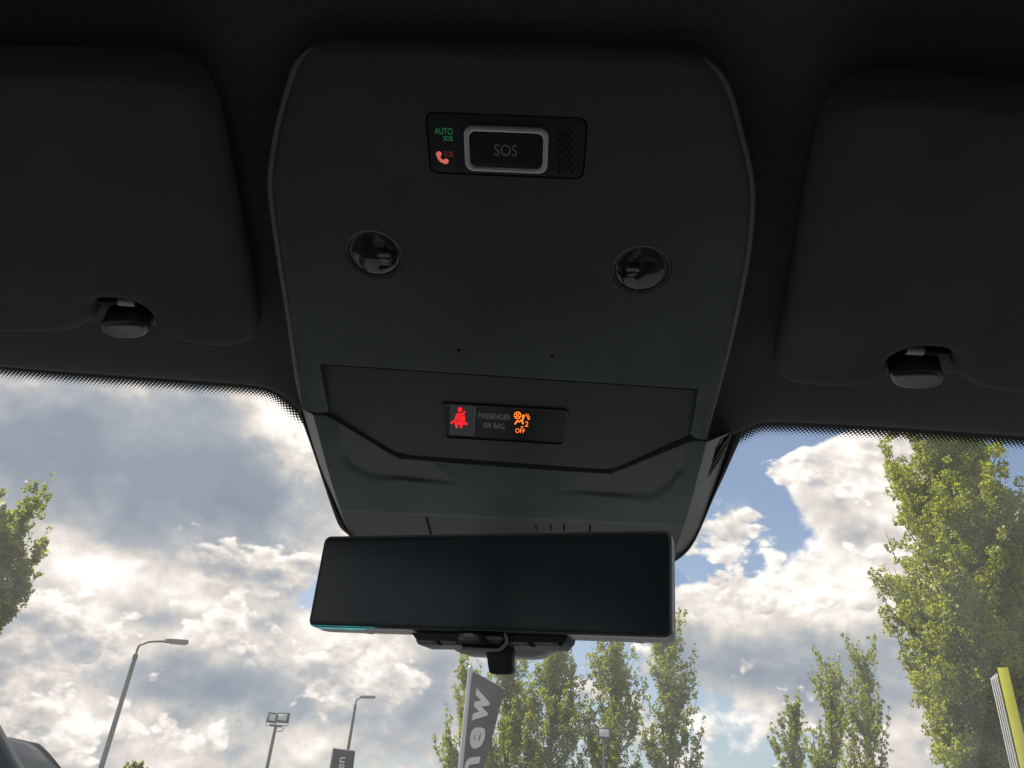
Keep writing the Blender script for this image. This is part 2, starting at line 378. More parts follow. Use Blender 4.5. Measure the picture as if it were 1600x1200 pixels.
def mat_frit():
    """Black ceramic print that breaks up into dots away from the glass edge (u along the edge, v across, metres)."""
    m = bpy.data.materials.new('ceramic_dots'); m.use_nodes = True; N = NT(m.node_tree); nt = m.node_tree; b = nt.nodes['Principled BSDF']
    b.inputs['Base Color'].default_value = (0.012, 0.011, 0.014, 1); b.inputs['Roughness'].default_value = 0.5
    uv = N.n('ShaderNodeUVMap'); sp = N.n('ShaderNodeSeparateXYZ'); N.l(uv.outputs[0], sp.inputs[0])
    k = 2 * pi / 0.0036
    ca = N.m('COSINE', N.m('MULTIPLY', sp.outputs[0], k)); cb = N.m('COSINE', N.m('MULTIPLY', sp.outputs[1], k))
    f = N.m('MULTIPLY', ca, cb)
    th = N.m('MULTIPLY_ADD', N.smooth(sp.outputs[1], 0.0040, 0.0195), 2.1, -1.05)
    fac = N.m('GREATER_THAN', f, th)
    tr = N.n('ShaderNodeBsdfTransparent'); mx = N.n('ShaderNodeMixShader'); out = [n for n in nt.nodes if n.type == 'OUTPUT_MATERIAL'][0]
    N.l(fac, mx.inputs[0]); N.l(tr.outputs[0], mx.inputs[1]); N.l(b.outputs[0], mx.inputs[2]); N.l(mx.outputs[0], out.inputs[0])
    return m
def mat_leaf(name, c0, c1, c2):
    m = bpy.data.materials.new(name); m.use_nodes = True; N = NT(m.node_tree); nt = m.node_tree; b = nt.nodes['Principled BSDF']
    g = N.n('ShaderNodeNewGeometry'); tc = N.n('ShaderNodeTexCoord'); x = N.n('ShaderNodeTexNoise'); x.inputs['Scale'].default_value = 0.7; x.inputs['Detail'].default_value = 3
    N.l(tc.outputs['Object'], x.inputs['Vector'])
    f = N.m('ADD', N.m('MULTIPLY', g.outputs['Random Per Island'], 0.55), N.m('MULTIPLY', x.outputs[0], 0.5))
    c = N.ramp(f, [(0.15, c0), (0.5, c1), (0.9, c2)])
    N.l(c, b.inputs['Base Color']); b.inputs['Roughness'].default_value = 0.45; b.inputs['Specular IOR Level'].default_value = 0.4
    tl = N.n('ShaderNodeBsdfTranslucent'); N.l(N.mix(1.0, c, (1.6, 1.5, 0.6, 1), 'MULTIPLY'), tl.inputs[0])
    mx = N.n('ShaderNodeMixShader'); mx.inputs[0].default_value = 0.5; N.l(b.outputs[0], mx.inputs[1]); N.l(tl.outputs[0], mx.inputs[2])
    N.l(mx.outputs[0], [n for n in nt.nodes if n.type == 'OUTPUT_MATERIAL'][0].inputs[0]); return m
def mat_lit(name, col, s):
    return mat(name, tuple(min(1, c * 0.3) for c in col), 0.5, emit=col, estr=s)

M = dict(
    liner=mat_weave('headliner_cloth', (0.066, 0.070, 0.072)),
    visor=mat('visor_cloth', (0.072, 0.078, 0.083), 0.85, spec=0.2, bump=0.5, bscale=1100, mottle=0.08),
    plastic=mat('grained_plastic', (0.063, 0.073, 0.081), 0.55, spec=0.35, noise=0.05, nscale=900, bump=0.16, bscale=2200, mottle=0.07),
    edge=mat('edge_highlight_grey', (0.20, 0.19, 0.175), 0.5, spec=0.35),  # pale tone stands for light on the console's rounded sides
    recess_lit_grey=mat('recess_lit_grey', (0.112, 0.116, 0.117), 0.6, spec=0.25, bump=0.12, bscale=2200),  # paler than the cover: light in the scoops put into the colour
    side_lit_grey=mat('side_lit_grey', (0.24, 0.245, 0.23), 0.5, spec=0.35, bump=0.12, bscale=2200),  # paler still, light falling on the side walls painted in
    cover_lit_grey=mat('cover_lit_grey', (0.115, 0.118, 0.118), 0.7, spec=0.25, noise=0.05, nscale=900, bump=0.12, bscale=2200),  # lighter grey carries the brightness of the lowest piece's lit face
    plastic_dark=mat('dark_plastic', (0.030, 0.034, 0.040), 0.5, spec=0.35, bump=0.1, bscale=2200),
    module=mat('module_plastic', (0.022, 0.024, 0.028), 0.45, spec=0.4, bump=0.05, bscale=2000),
    groove=mat('groove_black', (0.006, 0.006, 0.008), 0.8, spec=0.1),
    chrome=mat('satin_chrome', (0.82, 0.80, 0.77), 0.36, metal=0.25, noise=0.06, nscale=200),
    button=mat('button_black', (0.018, 0.019, 0.022), 0.35, spec=0.4),
    rubber=mat('rubber_seal', (0.018, 0.018, 0.020), 0.6, spec=0.3, bump=0.1, bscale=900),
    gloss=mat('gloss_black', (0.012, 0.014, 0.016), 0.12, spec=0.5),
    display=mat('display_glass', (0.012, 0.014, 0.017), 0.32, spec=0.2),
    mirror=mat('mirror_glass', (0.062, 0.078, 0.090), 0.20, spec=0.25, noise=0.08, nscale=30),
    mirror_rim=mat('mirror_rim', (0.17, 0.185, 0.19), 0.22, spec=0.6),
    glint_teal=mat('edge_glint', (0.05, 0.80, 0.86), 0.22, metal=1.0, noise=0.4, nscale=70),  # teal colour stands in for a glint of light
    shell=mat('grey_shell', (0.42, 0.41, 0.385), 0.5, spec=0.35, noise=0.04, nscale=600, bump=0.08, bscale=1800),
    shellbtn=mat('shell_button', (0.26, 0.26, 0.255), 0.5, spec=0.35),
    mark=mat('grey_mark', (0.50, 0.50, 0.49), 0.6, spec=0.2),
    bowl=mat('lamp_reflector', (0.10, 0.104, 0.11), 0.32, spec=0.5),
    bulb=mat('lamp_bulb', (0.55, 0.5, 0.42), 0.15, metal=0.8),
    clip=mat('clip_plastic', (0.05, 0.052, 0.053), 0.28, spec=0.6),
    printgrey=mat('print_grey', (0.34, 0.35, 0.36), 0.6, spec=0.2),
    printlight=mat('print_light', (0.55, 0.56, 0.58), 0.6, spec=0.2),
    green=mat_lit('green_telltale', (0.03, 0.26, 0.09), 0.30), redsoft=mat_lit('soft_red_telltale', (0.52, 0.06, 0.05), 0.18), pink=mat_lit('pink_telltale', (0.70, 0.14, 0.11), 0.60),
    red=mat_lit('red_warning', (1.0, 0.004, 0.014), 0.95), amber=mat_lit('amber_warning', (1.0, 0.20, 0.025), 1.1),
    glass=mat_glass('windscreen_glass', tint=(0.95, 0.95, 0.945), dust=0.036), lens=mat_glass('lens_glass', tint=(0.8, 0.82, 0.84), dust=0.01, refl=0.05),
    frit=mat_frit(),
    dash=mat('dashboard_vinyl', (0.235, 0.262, 0.272), 0.6, spec=0.3, noise=0.1, nscale=60, bump=0.2, bscale=700),  # unseen dashboard, made pale so its sunlit bounce brightens the console
    trim=mat('door_trim', (0.06, 0.06, 0.062), 0.7, spec=0.3, noise=0.1, nscale=60),
    paint=mat('body_paint', (0.45, 0.46, 0.47), 0.3, metal=0.3, coat=0.6),
    blackpaint=mat('black_paint', (0.010, 0.011, 0.012), 0.38, spec=0.3, coat=0.25),
    carglass=mat('car_glass', (0.03, 0.036, 0.028), 0.10, spec=0.25),
    tyre=mat('tyre_rubber', (0.02, 0.02, 0.02), 0.8), alloy=mat('alloy', (0.5, 0.5, 0.52), 0.3, metal=1.0),
    headlamp=mat('headlamp_clear', (0.7, 0.72, 0.75), 0.08, spec=0.8), tail=mat('tail_red', (0.35, 0.01, 0.01), 0.15),
    galv=mat('galvanised_steel', (0.20, 0.20, 0.19), 0.55, metal=0.3, noise=0.15, nscale=8),
    lamphead=mat('lamp_housing', (0.33, 0.33, 0.32), 0.5, noise=0.1, nscale=20), diffuser=mat('lamp_diffuser', (0.75, 0.75, 0.70), 0.3),
    flood=mat('flood_housing', (0.10, 0.105, 0.10), 0.5), alu=mat('aluminium_pole', (0.55, 0.56, 0.56), 0.35, metal=0.6),
    cloth=mat('banner_cloth', (0.075, 0.077, 0.080), 0.8, spec=0.15, noise=0.15, nscale=9, bump=0.3, bscale=60), print=mat('banner_print', (0.80, 0.76, 0.70), 0.7, spec=0.2),
    sign=mat('sign_panel', (0.035, 0.042, 0.052), 0.5, noise=0.1, nscale=8),
    yellow=mat('yellow_panel', (0.60, 0.58, 0.05), 0.45, noise=0.06, nscale=6), whitepanel=mat('white_panel', (0.72, 0.72, 0.70), 0.5, noise=0.06, nscale=12),
    bark=mat('poplar_bark', (0.055, 0.045, 0.033), 0.9, spec=0.1, noise=0.35, nscale=5),
    leaf=mat_leaf('poplar_leaf', (0.16, 0.20, 0.030), (0.28, 0.335, 0.045), (0.38, 0.40, 0.07)),
    leaf2=mat_leaf('poplar_leaf_dark', (0.14, 0.18, 0.028), (0.25, 0.305, 0.042), (0.34, 0.365, 0.065)),
)
def asphalt():
    m = mat('asphalt', (0.07, 0.07, 0.068), 0.9, noise=0.3, nscale=0.6, bump=0.4, bscale=120); return m
M['asphalt'] = asphalt()

# ------------------------------------------------------------------ ground
def ground():
    n = 48; V = [(0, 0, 0)]; F = []
    for r in (6, 20, 60, 200, 900):
        for k in range(n): V.append((r * cos(2 * pi * k / n), r * sin(2 * pi * k / n), 0))
    for k in range(n): F.append((0, 1 + k, 1 + (k + 1) % n))
    for r in range(4):
        for k in range(n):
            a = 1 + r * n; F.append((a + k, a + n + k, a + n + (k + 1) % n, a + (k + 1) % n))
    tag(mobj('ground', (V, F), M['asphalt']), kind='structure')
ground()

# ------------------------------------------------------------------ the car we sit in: roof, glass, dashboard
XC = -0.034                             # middle of the car, seen from a camera a little to its right
GA, GB = 0.6176 + CAMZ, 0.532           # windscreen plane: z = GA - GB*y
GF = Frame((XC, 0.6, GA - GB * 0.6), (1, 0, 0), (0, -1, GB))         # u right, v up the glass, normal into the cabin
HZ = lambda y: CAMZ + 0.379 - 0.117 * y                               # headliner height
PF = Frame((XC, 0.38, CAMZ + 0.40 - 0.25 * 0.38), (1, 0, 0), (0, -1, 0.25))   # face of the overhead console
def plane_frame(a, b): return Frame((XC, 0.4, CAMZ + a - b * 0.4), (1, 0, 0), (0, -1, b))

EDGE = [(-420, 530), (-300, 541), (0, 567), (100, 576), (200, 583), (300, 590), (380, 596), (415, 601), (434, 608), (450, 619.5), (465, 632), (487, 648), (540, 660), (800, 676), (1040, 692), (1085, 696), (1106, 692), (1126, 684.5), (1145, 675), (1162, 666.5), (1178, 659), (1194, 655.5), (1215, 655), (1260, 656.5), (1400, 664), (1600, 678), (1750, 691), (2000, 713)]
def headliner():
    e = resample(cr(EDGE, 8), 220)
    pts = [GF.px(x, y, 0.006) for x, y in e]
    uu = [p[0] for p in pts]
    rows = []
    lip = [GF.p(u, v + 0.012, 0.0005) for u, v in pts]
    rows.append(lip)
    E3 = [GF.p(u, v, 0.006) for u, v in pts]
    prof = [(0.0, 0.0, 0.0), (0.0015, 0.25, 0.0035), (0.005, 0.55, 0.006), (0.012, 0.8, 0.0075), (0.03, 0.95, 0.006), (0.06, 1, 0.003), (0.12, 1, 0.0), (0.22, 1, 0), (0.34, 1, 0), (0.5, 1, 0), (0.8, 1, 0), (1.2, 1, 0), (1.7, 1, 0), (2.2, 1, 0), (2.62, 1, 0)]
    for d, f, sag in prof:
        r = []
        for P, u in zip(E3, uu):
            y = P.y - d; fx = min(1, d / 0.25)
            side = (u / 0.62) ** 4 * 0.035
            z = P.z * (1 - f) + f * (HZ(y) if d > 0.05 else (P.z + (HZ(y) - P.z) * min(1, f))) - sag - side * fx
            if y < 0: z = CAMZ + 0.379 + 0.117 * 0.25 * (1 - math.exp(y * 1.0)) * 0.4 - side
            r.append(Vector((P.x, y, z)))
        rows.append(r)
    tag(mobj('headliner', grid(rows, True), M['liner'], smooth=60), 'dark woven headliner cloth above the windscreen', kind='structure')
    # ceramic dot band printed on the glass just below the headliner edge
    rows, uv = [], []
    P2 = [np.array(GF.px(x, y, 0.0015)) for x, y in e]
    s = np.r_[0, np.cumsum([np.linalg.norm(b - a) for a, b in zip(P2, P2[1:])])]
    T = []
    for i in range(len(P2)):
        t = P2[min(i + 3, len(P2) - 1)] - P2[max(i - 3, 0)]; t = t / np.linalg.norm(t); T.append(np.array((t[1], -t[0])))
    for v in (-0.02, 0.0, 0.006, 0.012, 0.023):
        rows.append([GF.p(*(p + n * v), 0.0015) for p, n in zip(P2, T)]); uv += [(a, v) for a in s]
    ws = thing('windscreen', (XC, 0.9, GA - GB * 0.9), 'large sloping windscreen with black dotted band along its top edge', 'windscreen')
    mobj('frit_band', grid(rows), M['frit'], ws, uv=uv)
    g = []
    for j in range(13):
        v = 0.14 - j / 12 * 1.22
        g.append([GF.p(u, v, -(u / 0.75) ** 2 * 0.0) for u in np.linspace(-0.72, 0.72, 13)])
    mobj('pane', grid(g), M['glass'], ws)
headliner()

def cabin():
    # painted roof skin, pillars, doors and dashboard that close the cabin round the camera
    rows = []
    for y in (0.52, 0.45, 0.2, -0.4, -1.0, -2.08):
        rows.append([(XC + u, y, HZ(max(y, 0.0)) + 0.055 - (u / 0.68) ** 4 * 0.05) for u in np.linspace(-0.68, 0.68, 15)])
    tag(mobj('roof_skin', grid(rows), M['paint'], smooth=60), kind='structure')
    for s in (-1, 1):
        x = XC + s * 0.655
        tag(mobj('roof_rail', box((x, -0.5, CAMZ + 0.325), (0.075, 2.2, 0.09), bevel=0.02), M['liner'], smooth=40), kind='structure')
        a = GF.p(s * 0.66, 0.08, 0.03); b = GF.p(s * 0.70, -1.08, 0.02)
        tag(mobj('windscreen_pillar', tube([a, a.lerp(b, 0.5), b], [0.045, 0.048, 0.06], 10), M['plastic'], smooth=50), kind='structure')
        tag(mobj('door_pillar', tube([(x, -0.35, CAMZ + 0.31), (x + s * 0.06, -0.35, CAMZ - 0.2)], [0.06, 0.08], 10), M['plastic'], smooth=50), kind='structure')
        tag(mobj('door_panel', box((XC + s * 0.76, -0.3, 0.66), (0.10, 2.5, 0.66), bevel=0.03), M['trim'], smooth=40), kind='structure')
    prof = [(0.60, 0.55), (0.62, 0.80), (0.66, 0.93), (0.72, 0.965), (0.90, 0.985), (1.20, 0.965), (1.56, 0.930), (1.60, 0.60)]
    rows = [[(XC + u, y, z - abs(u) ** 3 * 0.05) for u in np.linspace(-0.74, 0.74, 13)] for y, z in prof]
    tag(mobj('dashboard', grid(rows, True), M['dash'], smooth=40), kind='structure')
    tag(mobj('cabin_floor', box((XC, -0.3, 0.33), (1.44, 2.6, 0.05)), M['trim']), kind='structure')
    # unseen back of the cabin: tailgate and tinted window added to darken the mirror's reflection
    tag(mobj('tailgate', join(box((XC, -2.02, CAMZ + 0.30), (1.36, 0.10, 0.20), bevel=0.03), box((XC, -2.02, 0.80), (1.5, 0.12, 0.62), bevel=0.03), box((XC - 0.66, -2.02, CAMZ + 0.05), (0.14, 0.10, 0.55), bevel=0.03), box((XC + 0.66, -2.02, CAMZ + 0.05), (0.14, 0.10, 0.55), bevel=0.03)), M['liner'], smooth=40), kind='structure')
    tag(mobj('rear_window', ([(XC - 0.62, -2.03, CAMZ - 0.13), (XC + 0.62, -2.03, CAMZ - 0.13), (XC + 0.62, -2.03, CAMZ + 0.24), (XC - 0.62, -2.03, CAMZ + 0.24)], [(0, 1, 2, 3)]), mat_glass('privacy_glass', tint=(0.10, 0.11, 0.12), dust=0.0)), kind='structure')
    rows = [[(XC + u, y, z - (u / 0.85) ** 4 * 0.12) for u in np.linspace(-0.85, 0.85, 13)] for y, z in ((1.58, 0.905), (1.75, 0.93), (2.2, 0.88), (2.5, 0.78), (2.6, 0.55), (2.6, 0.25))]
    tag(mobj('bonnet', grid(rows, True), M['paint'], smooth=50), kind='structure')
cabin()

# ------------------------------------------------------------------ sun visors and their clips
VF = plane_frame(0.352, 0.117)
VIS_L = [(-420, 60), (-200, 78), (0, 90), (150, 92), (240, 97), (288, 110), (318, 140), (336, 190), (356, 285), (377, 385), (396, 472), (402, 507), (397, 527), (378, 538), (345, 540), (305, 536), (270, 525), (248, 508), (236, 490), (222, 476), (200, 468), (170, 466), (153, 468), (148, 478), (149, 493), (138, 506), (112, 516), (60, 519), (0, 518), (-200, 505), (-420, 488)]
VIS_R = [(2000, 190), (1800, 170), (1600, 150), (1460, 133), (1385, 129), (1338, 140), (1305, 166), (1285, 205), (1264, 300), (1246, 400), (1227, 500), (1211, 562), (1212, 582), (1230, 595), (1275, 601), (1322, 602), (1355, 597), (1377, 587), (1386, 573), (1392, 558), (1412, 546), (1440, 541), (1468, 543), (1485, 550), (1490, 563), (1490, 577), (1502, 591), (1535, 605), (1600, 614), (1800, 632), (2000, 650)]
def visor(px, label):
    poly = cr([VF.px(*p) for p in px], 5, True)
    poly = ccw(poly)
    c = np.mean(poly, axis=0); t = thing('sun_visor', VF.p(c[0], c[1], 0), label, 'sun visor', 'sun visors folded up against the headliner')
    mobj('pad', slab(VF, poly, -0.012, 0.006, 0.012, 7), M['visor'], t, smooth=60)
    return t
vl = visor(VIS_L, 'charcoal padded sun visor left of the overhead console')
vr = visor(VIS_R, 'charcoal padded sun visor right of the overhead console')
def clip(tongue, slot, label, glint):
    CF = plane_frame(0.352, 0.117)
    q = [CF.px(*p, 0.002) for p in tongue]; c = np.mean(q, axis=0)
    t = thing('visor_clip', CF.p(c[0], c[1], 0), label, 'clip', 'clips holding the sun visors')
    tp = cr(q, 6, True)
    mobj('tongue', slab(CF, tp, -0.010, 0.0065, 0.0038, 6), M['clip'], t, smooth=70)
    s = [CF.px(*p, -0.006) for p in slot]
    pin0, pin1 = CF.p(s[0][0], s[0][1], -0.007), CF.p(s[1][0], s[1][1], -0.007)
    mobj('hinge_rod', tube([pin0, pin1], 0.0026, 12), M['plastic_dark'], t, smooth=60)
    mobj('rod_glint', tube([pin0.lerp(pin1, glint[0]), pin0.lerp(pin1, glint[1])], 0.0031, 12), M['chrome'], t, smooth=60)  # short chrome piece added for the bright reflection on the rod
    b = [CF.px(*p, -0.012) for p in slot[2:]]
    mobj('clip_base', slab(CF, b, -0.020, -0.011, 0.001, 2), M['plastic_dark'], t, smooth=50)
clip([(161, 500), (185, 497), (215, 498), (230, 503), (234, 513), (226, 521), (205, 524), (180, 522), (166, 515), (160, 507)], [(150, 471), (214, 475), (146, 462), (236, 470), (246, 508), (142, 502)], 'small glossy clip in the notch of the left sun visor', (0.56, 0.96))
clip([(1391, 578), (1410, 575), (1440, 574), (1466, 575), (1474, 583), (1468, 595), (1448, 601), (1418, 602), (1398, 597), (1390, 588)], [(1412, 549), (1484, 553), (1388, 543), (1492, 547), (1494, 584), (1384, 580)], 'small glossy clip in the notch of the right sun visor', (0.05, 0.42))

# ------------------------------------------------------------------ overhead console
con = thing('overhead_console', PF.p(0, 0, 0), 'black plastic overhead console with SOS button and warning lights', 'overhead console')
SIDE_L = [(560, 68), (510, 69), (484, 78), (463, 100), (447, 142), (431, 203), (421, 270), (422, 312), (435, 405), (450, 500), (461, 577), (471, 640)]
SIDE_R = [(1105, 688), (1130, 590), (1150, 503), (1170, 402), (1178, 312), (1172, 258), (1158, 202), (1141, 143), (1122, 112), (1098, 92), (1070, 86), (1020, 82)]
SOSC, SOSW, SOSH = (0.0009, PF.px(790, 229)[1]), 0.0865, 0.0360
SOSC = (PF.px(791, 230)[0], SOSC[1])
LAMPS = [(584.5, 398), (1002, 422)]
LAMP_R = 0.0180
MICS = [(717, 547), (863, 557)]
def console():
    top = resample([(560, 68), (1020, 82)], 12)
    poly_px = cr(SIDE_L, 6)[:] ; right = cr(SIDE_R, 6)
    bottom = [(494, 646.5), (514, 645), (499, 570), (1091, 610), (1078, 680), (1088, 687)]
    px = poly_px + bottom + right + list(reversed(top))[1:-1]
    poly = [PF.px(*p) for p in px]
    nb = len(poly_px); bev = []
    for i in range(len(px)):
        if nb - 2 <= i < nb + len(bottom) + 1: bev.append(0.0017)
        else: bev.append(0.0065)
    if area2(poly) < 0: poly.reverse(); bev.reverse()
    holes = [rrect(SOSW + 0.0014, SOSH + 0.0014, 0.0052, 8, SOSC)] + [circ(PF.px(*c), LAMP_R + 0.0006, 48) for c in LAMPS] + [circ(PF.px(*c), 0.0013, 14) for c in MICS]
    mobj('panel', slab(PF, poly, -0.055, 0.0, bev, 5, holes, 0.010), M['plastic'], con, smooth=38)
    # added bead, coloured paler for the light caught along both long sides
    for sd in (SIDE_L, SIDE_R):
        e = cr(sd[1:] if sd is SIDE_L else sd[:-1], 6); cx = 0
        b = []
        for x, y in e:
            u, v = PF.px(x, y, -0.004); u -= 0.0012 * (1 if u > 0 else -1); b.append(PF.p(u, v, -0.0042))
        mobj('edge_highlight', tube(b, [0.0022 * min(1, 0.1 + i / 14, 0.1 + (len(b) - 1 - i) / 5 if sd is SIDE_L else 0.1 + (len(b) - 1 - i) / 14) for i in range(len(b))], 10), M['edge'], con, smooth=70)
    # sunken panel that carries the warning lights, tilted so that its rear edge lies deepest
    rec = [(499, 570, -0.0058), (1091, 610, -0.0058), (1079, 679, -0.0030), (962, 731, -0.0012), (940, 733, -0.0012), (640, 711, -0.0012), (616, 705, -0.0012), (515, 645, -0.0030)]
    V = []
    for x, y, w in rec:
        u, v = PF.px(x, y, w); V.append(PF.p(u, v, w))
    c = sum(V, Vector()) / len(V)
    deep = []
    for i, (p, (x, y, w)) in enumerate(zip(V, rec)):
        deep.append(p + (c - p) * (-0.03) - PF.n * 0.012)
    n = len(V); F = [tuple(range(n))] + [(i, i + n, (i + 1) % n + n, (i + 1) % n) for i in range(n)]
    mobj('display_panel', (V + deep, F), M['plastic_dark'], con)
    for p, h in zip(MICS, (0, 1)):
        u, v = PF.px(*p); mobj('microphone_hole', slab(PF, circ((u, v), 0.0013, 14), -0.012, -0.006), M['groove'], con)
console()
def sos():
    mod = mobj('emergency_call_module', slab(PF, rrect(SOSW, SOSH, 0.0048, 8, SOSC), -0.010, -0.0004, 0.0006, 3), M['module'], con, smooth=40)
    bw, bh = 0.0464, 0.0268; bc = PF.px(791, 233.5)
    out = rrect(bw, bh, 0.0050, 10, bc); inn = rrect(bw - 0.0058, bh - 0.0052, 0.0040, 10, bc)
    mobj('button_frame', ring(PF, out, inn, -0.003, 0.0022, 0.0011), M['chrome'], mod, smooth=50)
    btn = mobj('button', slab(PF, rrect(bw - 0.0060, bh - 0.0054, 0.0038, 10, bc), -0.004, 0.0012, 0.0008, 3), M['button'], mod, smooth=40)
    def tx(s, x, y, w, h, m, lift, name, bold=0.0):
        k = PF.px(x, y); a = PF.px(x - w / 2, y); b = PF.px(x + w / 2, y); c = PF.px(x, y - h / 2); d = PF.px(x, y + h / 2)
        mobj(name, text_on(PF, s, k, abs(b[0] - a[0]), abs(c[1] - d[1]), lift, bold=bold), m, mod)
    tx('SOS', 790.5, 233, 36, 18, M['printgrey'], 0.0014, 'lettering')
    tx('AUTO', 693, 205, 28, 10.5, M['green'], 0.0000, 'lettering')
    tx('SOS', 700, 216.5, 15, 7.5, M['green'], 0.0000, 'lettering', 0.01)
    tx('SOS', 701, 240.5, 14, 8, M['redsoft'], 0.0000, 'lettering')
    # handset symbol
    pts = [(684.5, 240.5), (685.5, 246), (690, 251.5), (697, 253.5)]
    c2 = [np.array(PF.px(*p)) for p in cr(pts, 6)]; L, R = [], []
    for i, p in enumerate(c2):
        t = c2[min(i + 1, len(c2) - 1)] - c2[max(i - 1, 0)]; t /= np.linalg.norm(t); nn = np.array((-t[1], t[0]))
        f = abs(2 * i / (len(c2) - 1) - 1); w = 0.00085 + 0.0006 * f ** 4
        L.append(tuple(p + nn * w)); R.append(tuple(p - nn * w))
    ends = join(slab(PF, L + R[::-1], -0.0003, 0.0001), slab(PF, circ(tuple(c2[0] + np.array((0.0005, 0))), 0.0015, 14), -0.0003, 0.00014), slab(PF, circ(tuple(c2[-1] + np.array((0, 0.0006))), 0.0015, 14), -0.0003, 0.00014))
    mobj('telephone_symbol', ends, M['pink'], mod)
    first = None; k = 0
    for r in range(11):
        for c in range(3):
            x = 873 + c * 10 + (5 if r % 2 else 0) + r * 0.05; y = 206 + r * 6.2 + c * 0.6
            if r % 2 and c == 2: continue
            u, v = PF.px(x, y)
            if first is None:
                first = mobj('speaker_hole', slab(PF, circ((u, v), 0.0006, 8), -0.0006, 0.00005), M['groove'], mod); o0 = (u, v)
            else:
                d = first.copy(); COL.objects.link(d); d.parent = mod; d.location = PF.e1 * (u - o0[0]) + PF.e2 * (v - o0[1])
sos()
def lamps():
    for i, pxy in enumerate(LAMPS):
        c = PF.px(*pxy)
        V, F = [], []; n = 48
        prof = [(LAMP_R + 0.0002, -0.0002), (LAMP_R - 0.0010, -0.0004), (LAMP_R - 0.0014, -0.003), (LAMP_R * 0.78, -0.0075), (LAMP_R * 0.55, -0.0115), (LAMP_R * 0.30, -0.0135), (0.0006, -0.014)]
        for r, w in prof:
            for k in range(n):
                rr = r * (1 + (0.03 if (k % 2 and -0.008 < w < -0.002) else 0))
                V.append(PF.p(c[0] + rr * cos(2 * pi * k / n), c[1] + rr * sin(2 * pi * k / n), w))
        for a in range(len(prof) - 1):
            for k in range(n): F.append((a * n + k, a * n + (k + 1) % n, (a + 1) * n + (k + 1) % n, (a + 1) * n + k))
        F.append(tuple(range((len(prof) - 1) * n, len(prof) * n)))
        b = mobj('reading_lamp', (V, F), M['bowl'], con, smooth=40)
        tagl = 'reading lamp on the left of the console' if i == 0 else 'reading lamp on the right of the console'
        b['label'] = tagl
        s = -1 if i == 0 else 1
        mobj('bulb', tube([PF.p(c[0] - 0.002 * s, c[1] - 0.0075, -0.006), PF.p(c[0] - 0.0075 * s, c[1] - 0.0085, -0.0055)], [0.0011, 0.0009], 10), M['bulb'], b, smooth=50)
        mobj('bulb_holder', join(box(PF.p(c[0] - 0.0045 * s, c[1] - 0.0055, -0.0075), (0.008, 0.0022, 0.002), PF.mat(), 0.0003), box(PF.p(c[0] - 0.006 * s, c[1] - 0.0105, -0.005), (0.006, 0.0012, 0.0016), PF.mat(), 0.0003)), M['chrome'], b)
        V, F = [], []
        pr = [(LAMP_R - 0.0012, -0.0016)] + [((LAMP_R - 0.0012) * cos(a), -0.0016 + 0.0042 * sin(a)) for a in np.linspace(0.15, 1.5, 7)]
        for r, w in pr:
            for k in range(n): V.append(PF.p(c[0] + r * cos(2 * pi * k / n), c[1] + r * sin(2 * pi * k / n), w))
        for a in range(len(pr) - 1):
            for k in range(n): F.append((a * n + k, a * n + (k + 1) % n, (a + 1) * n + (k + 1) % n, (a + 1) * n + k))
        F.append(tuple(range((len(pr) - 1) * n, len(pr) * n)))
        mobj('lens', (V, F), M['lens'], b, smooth=60)
lamps()

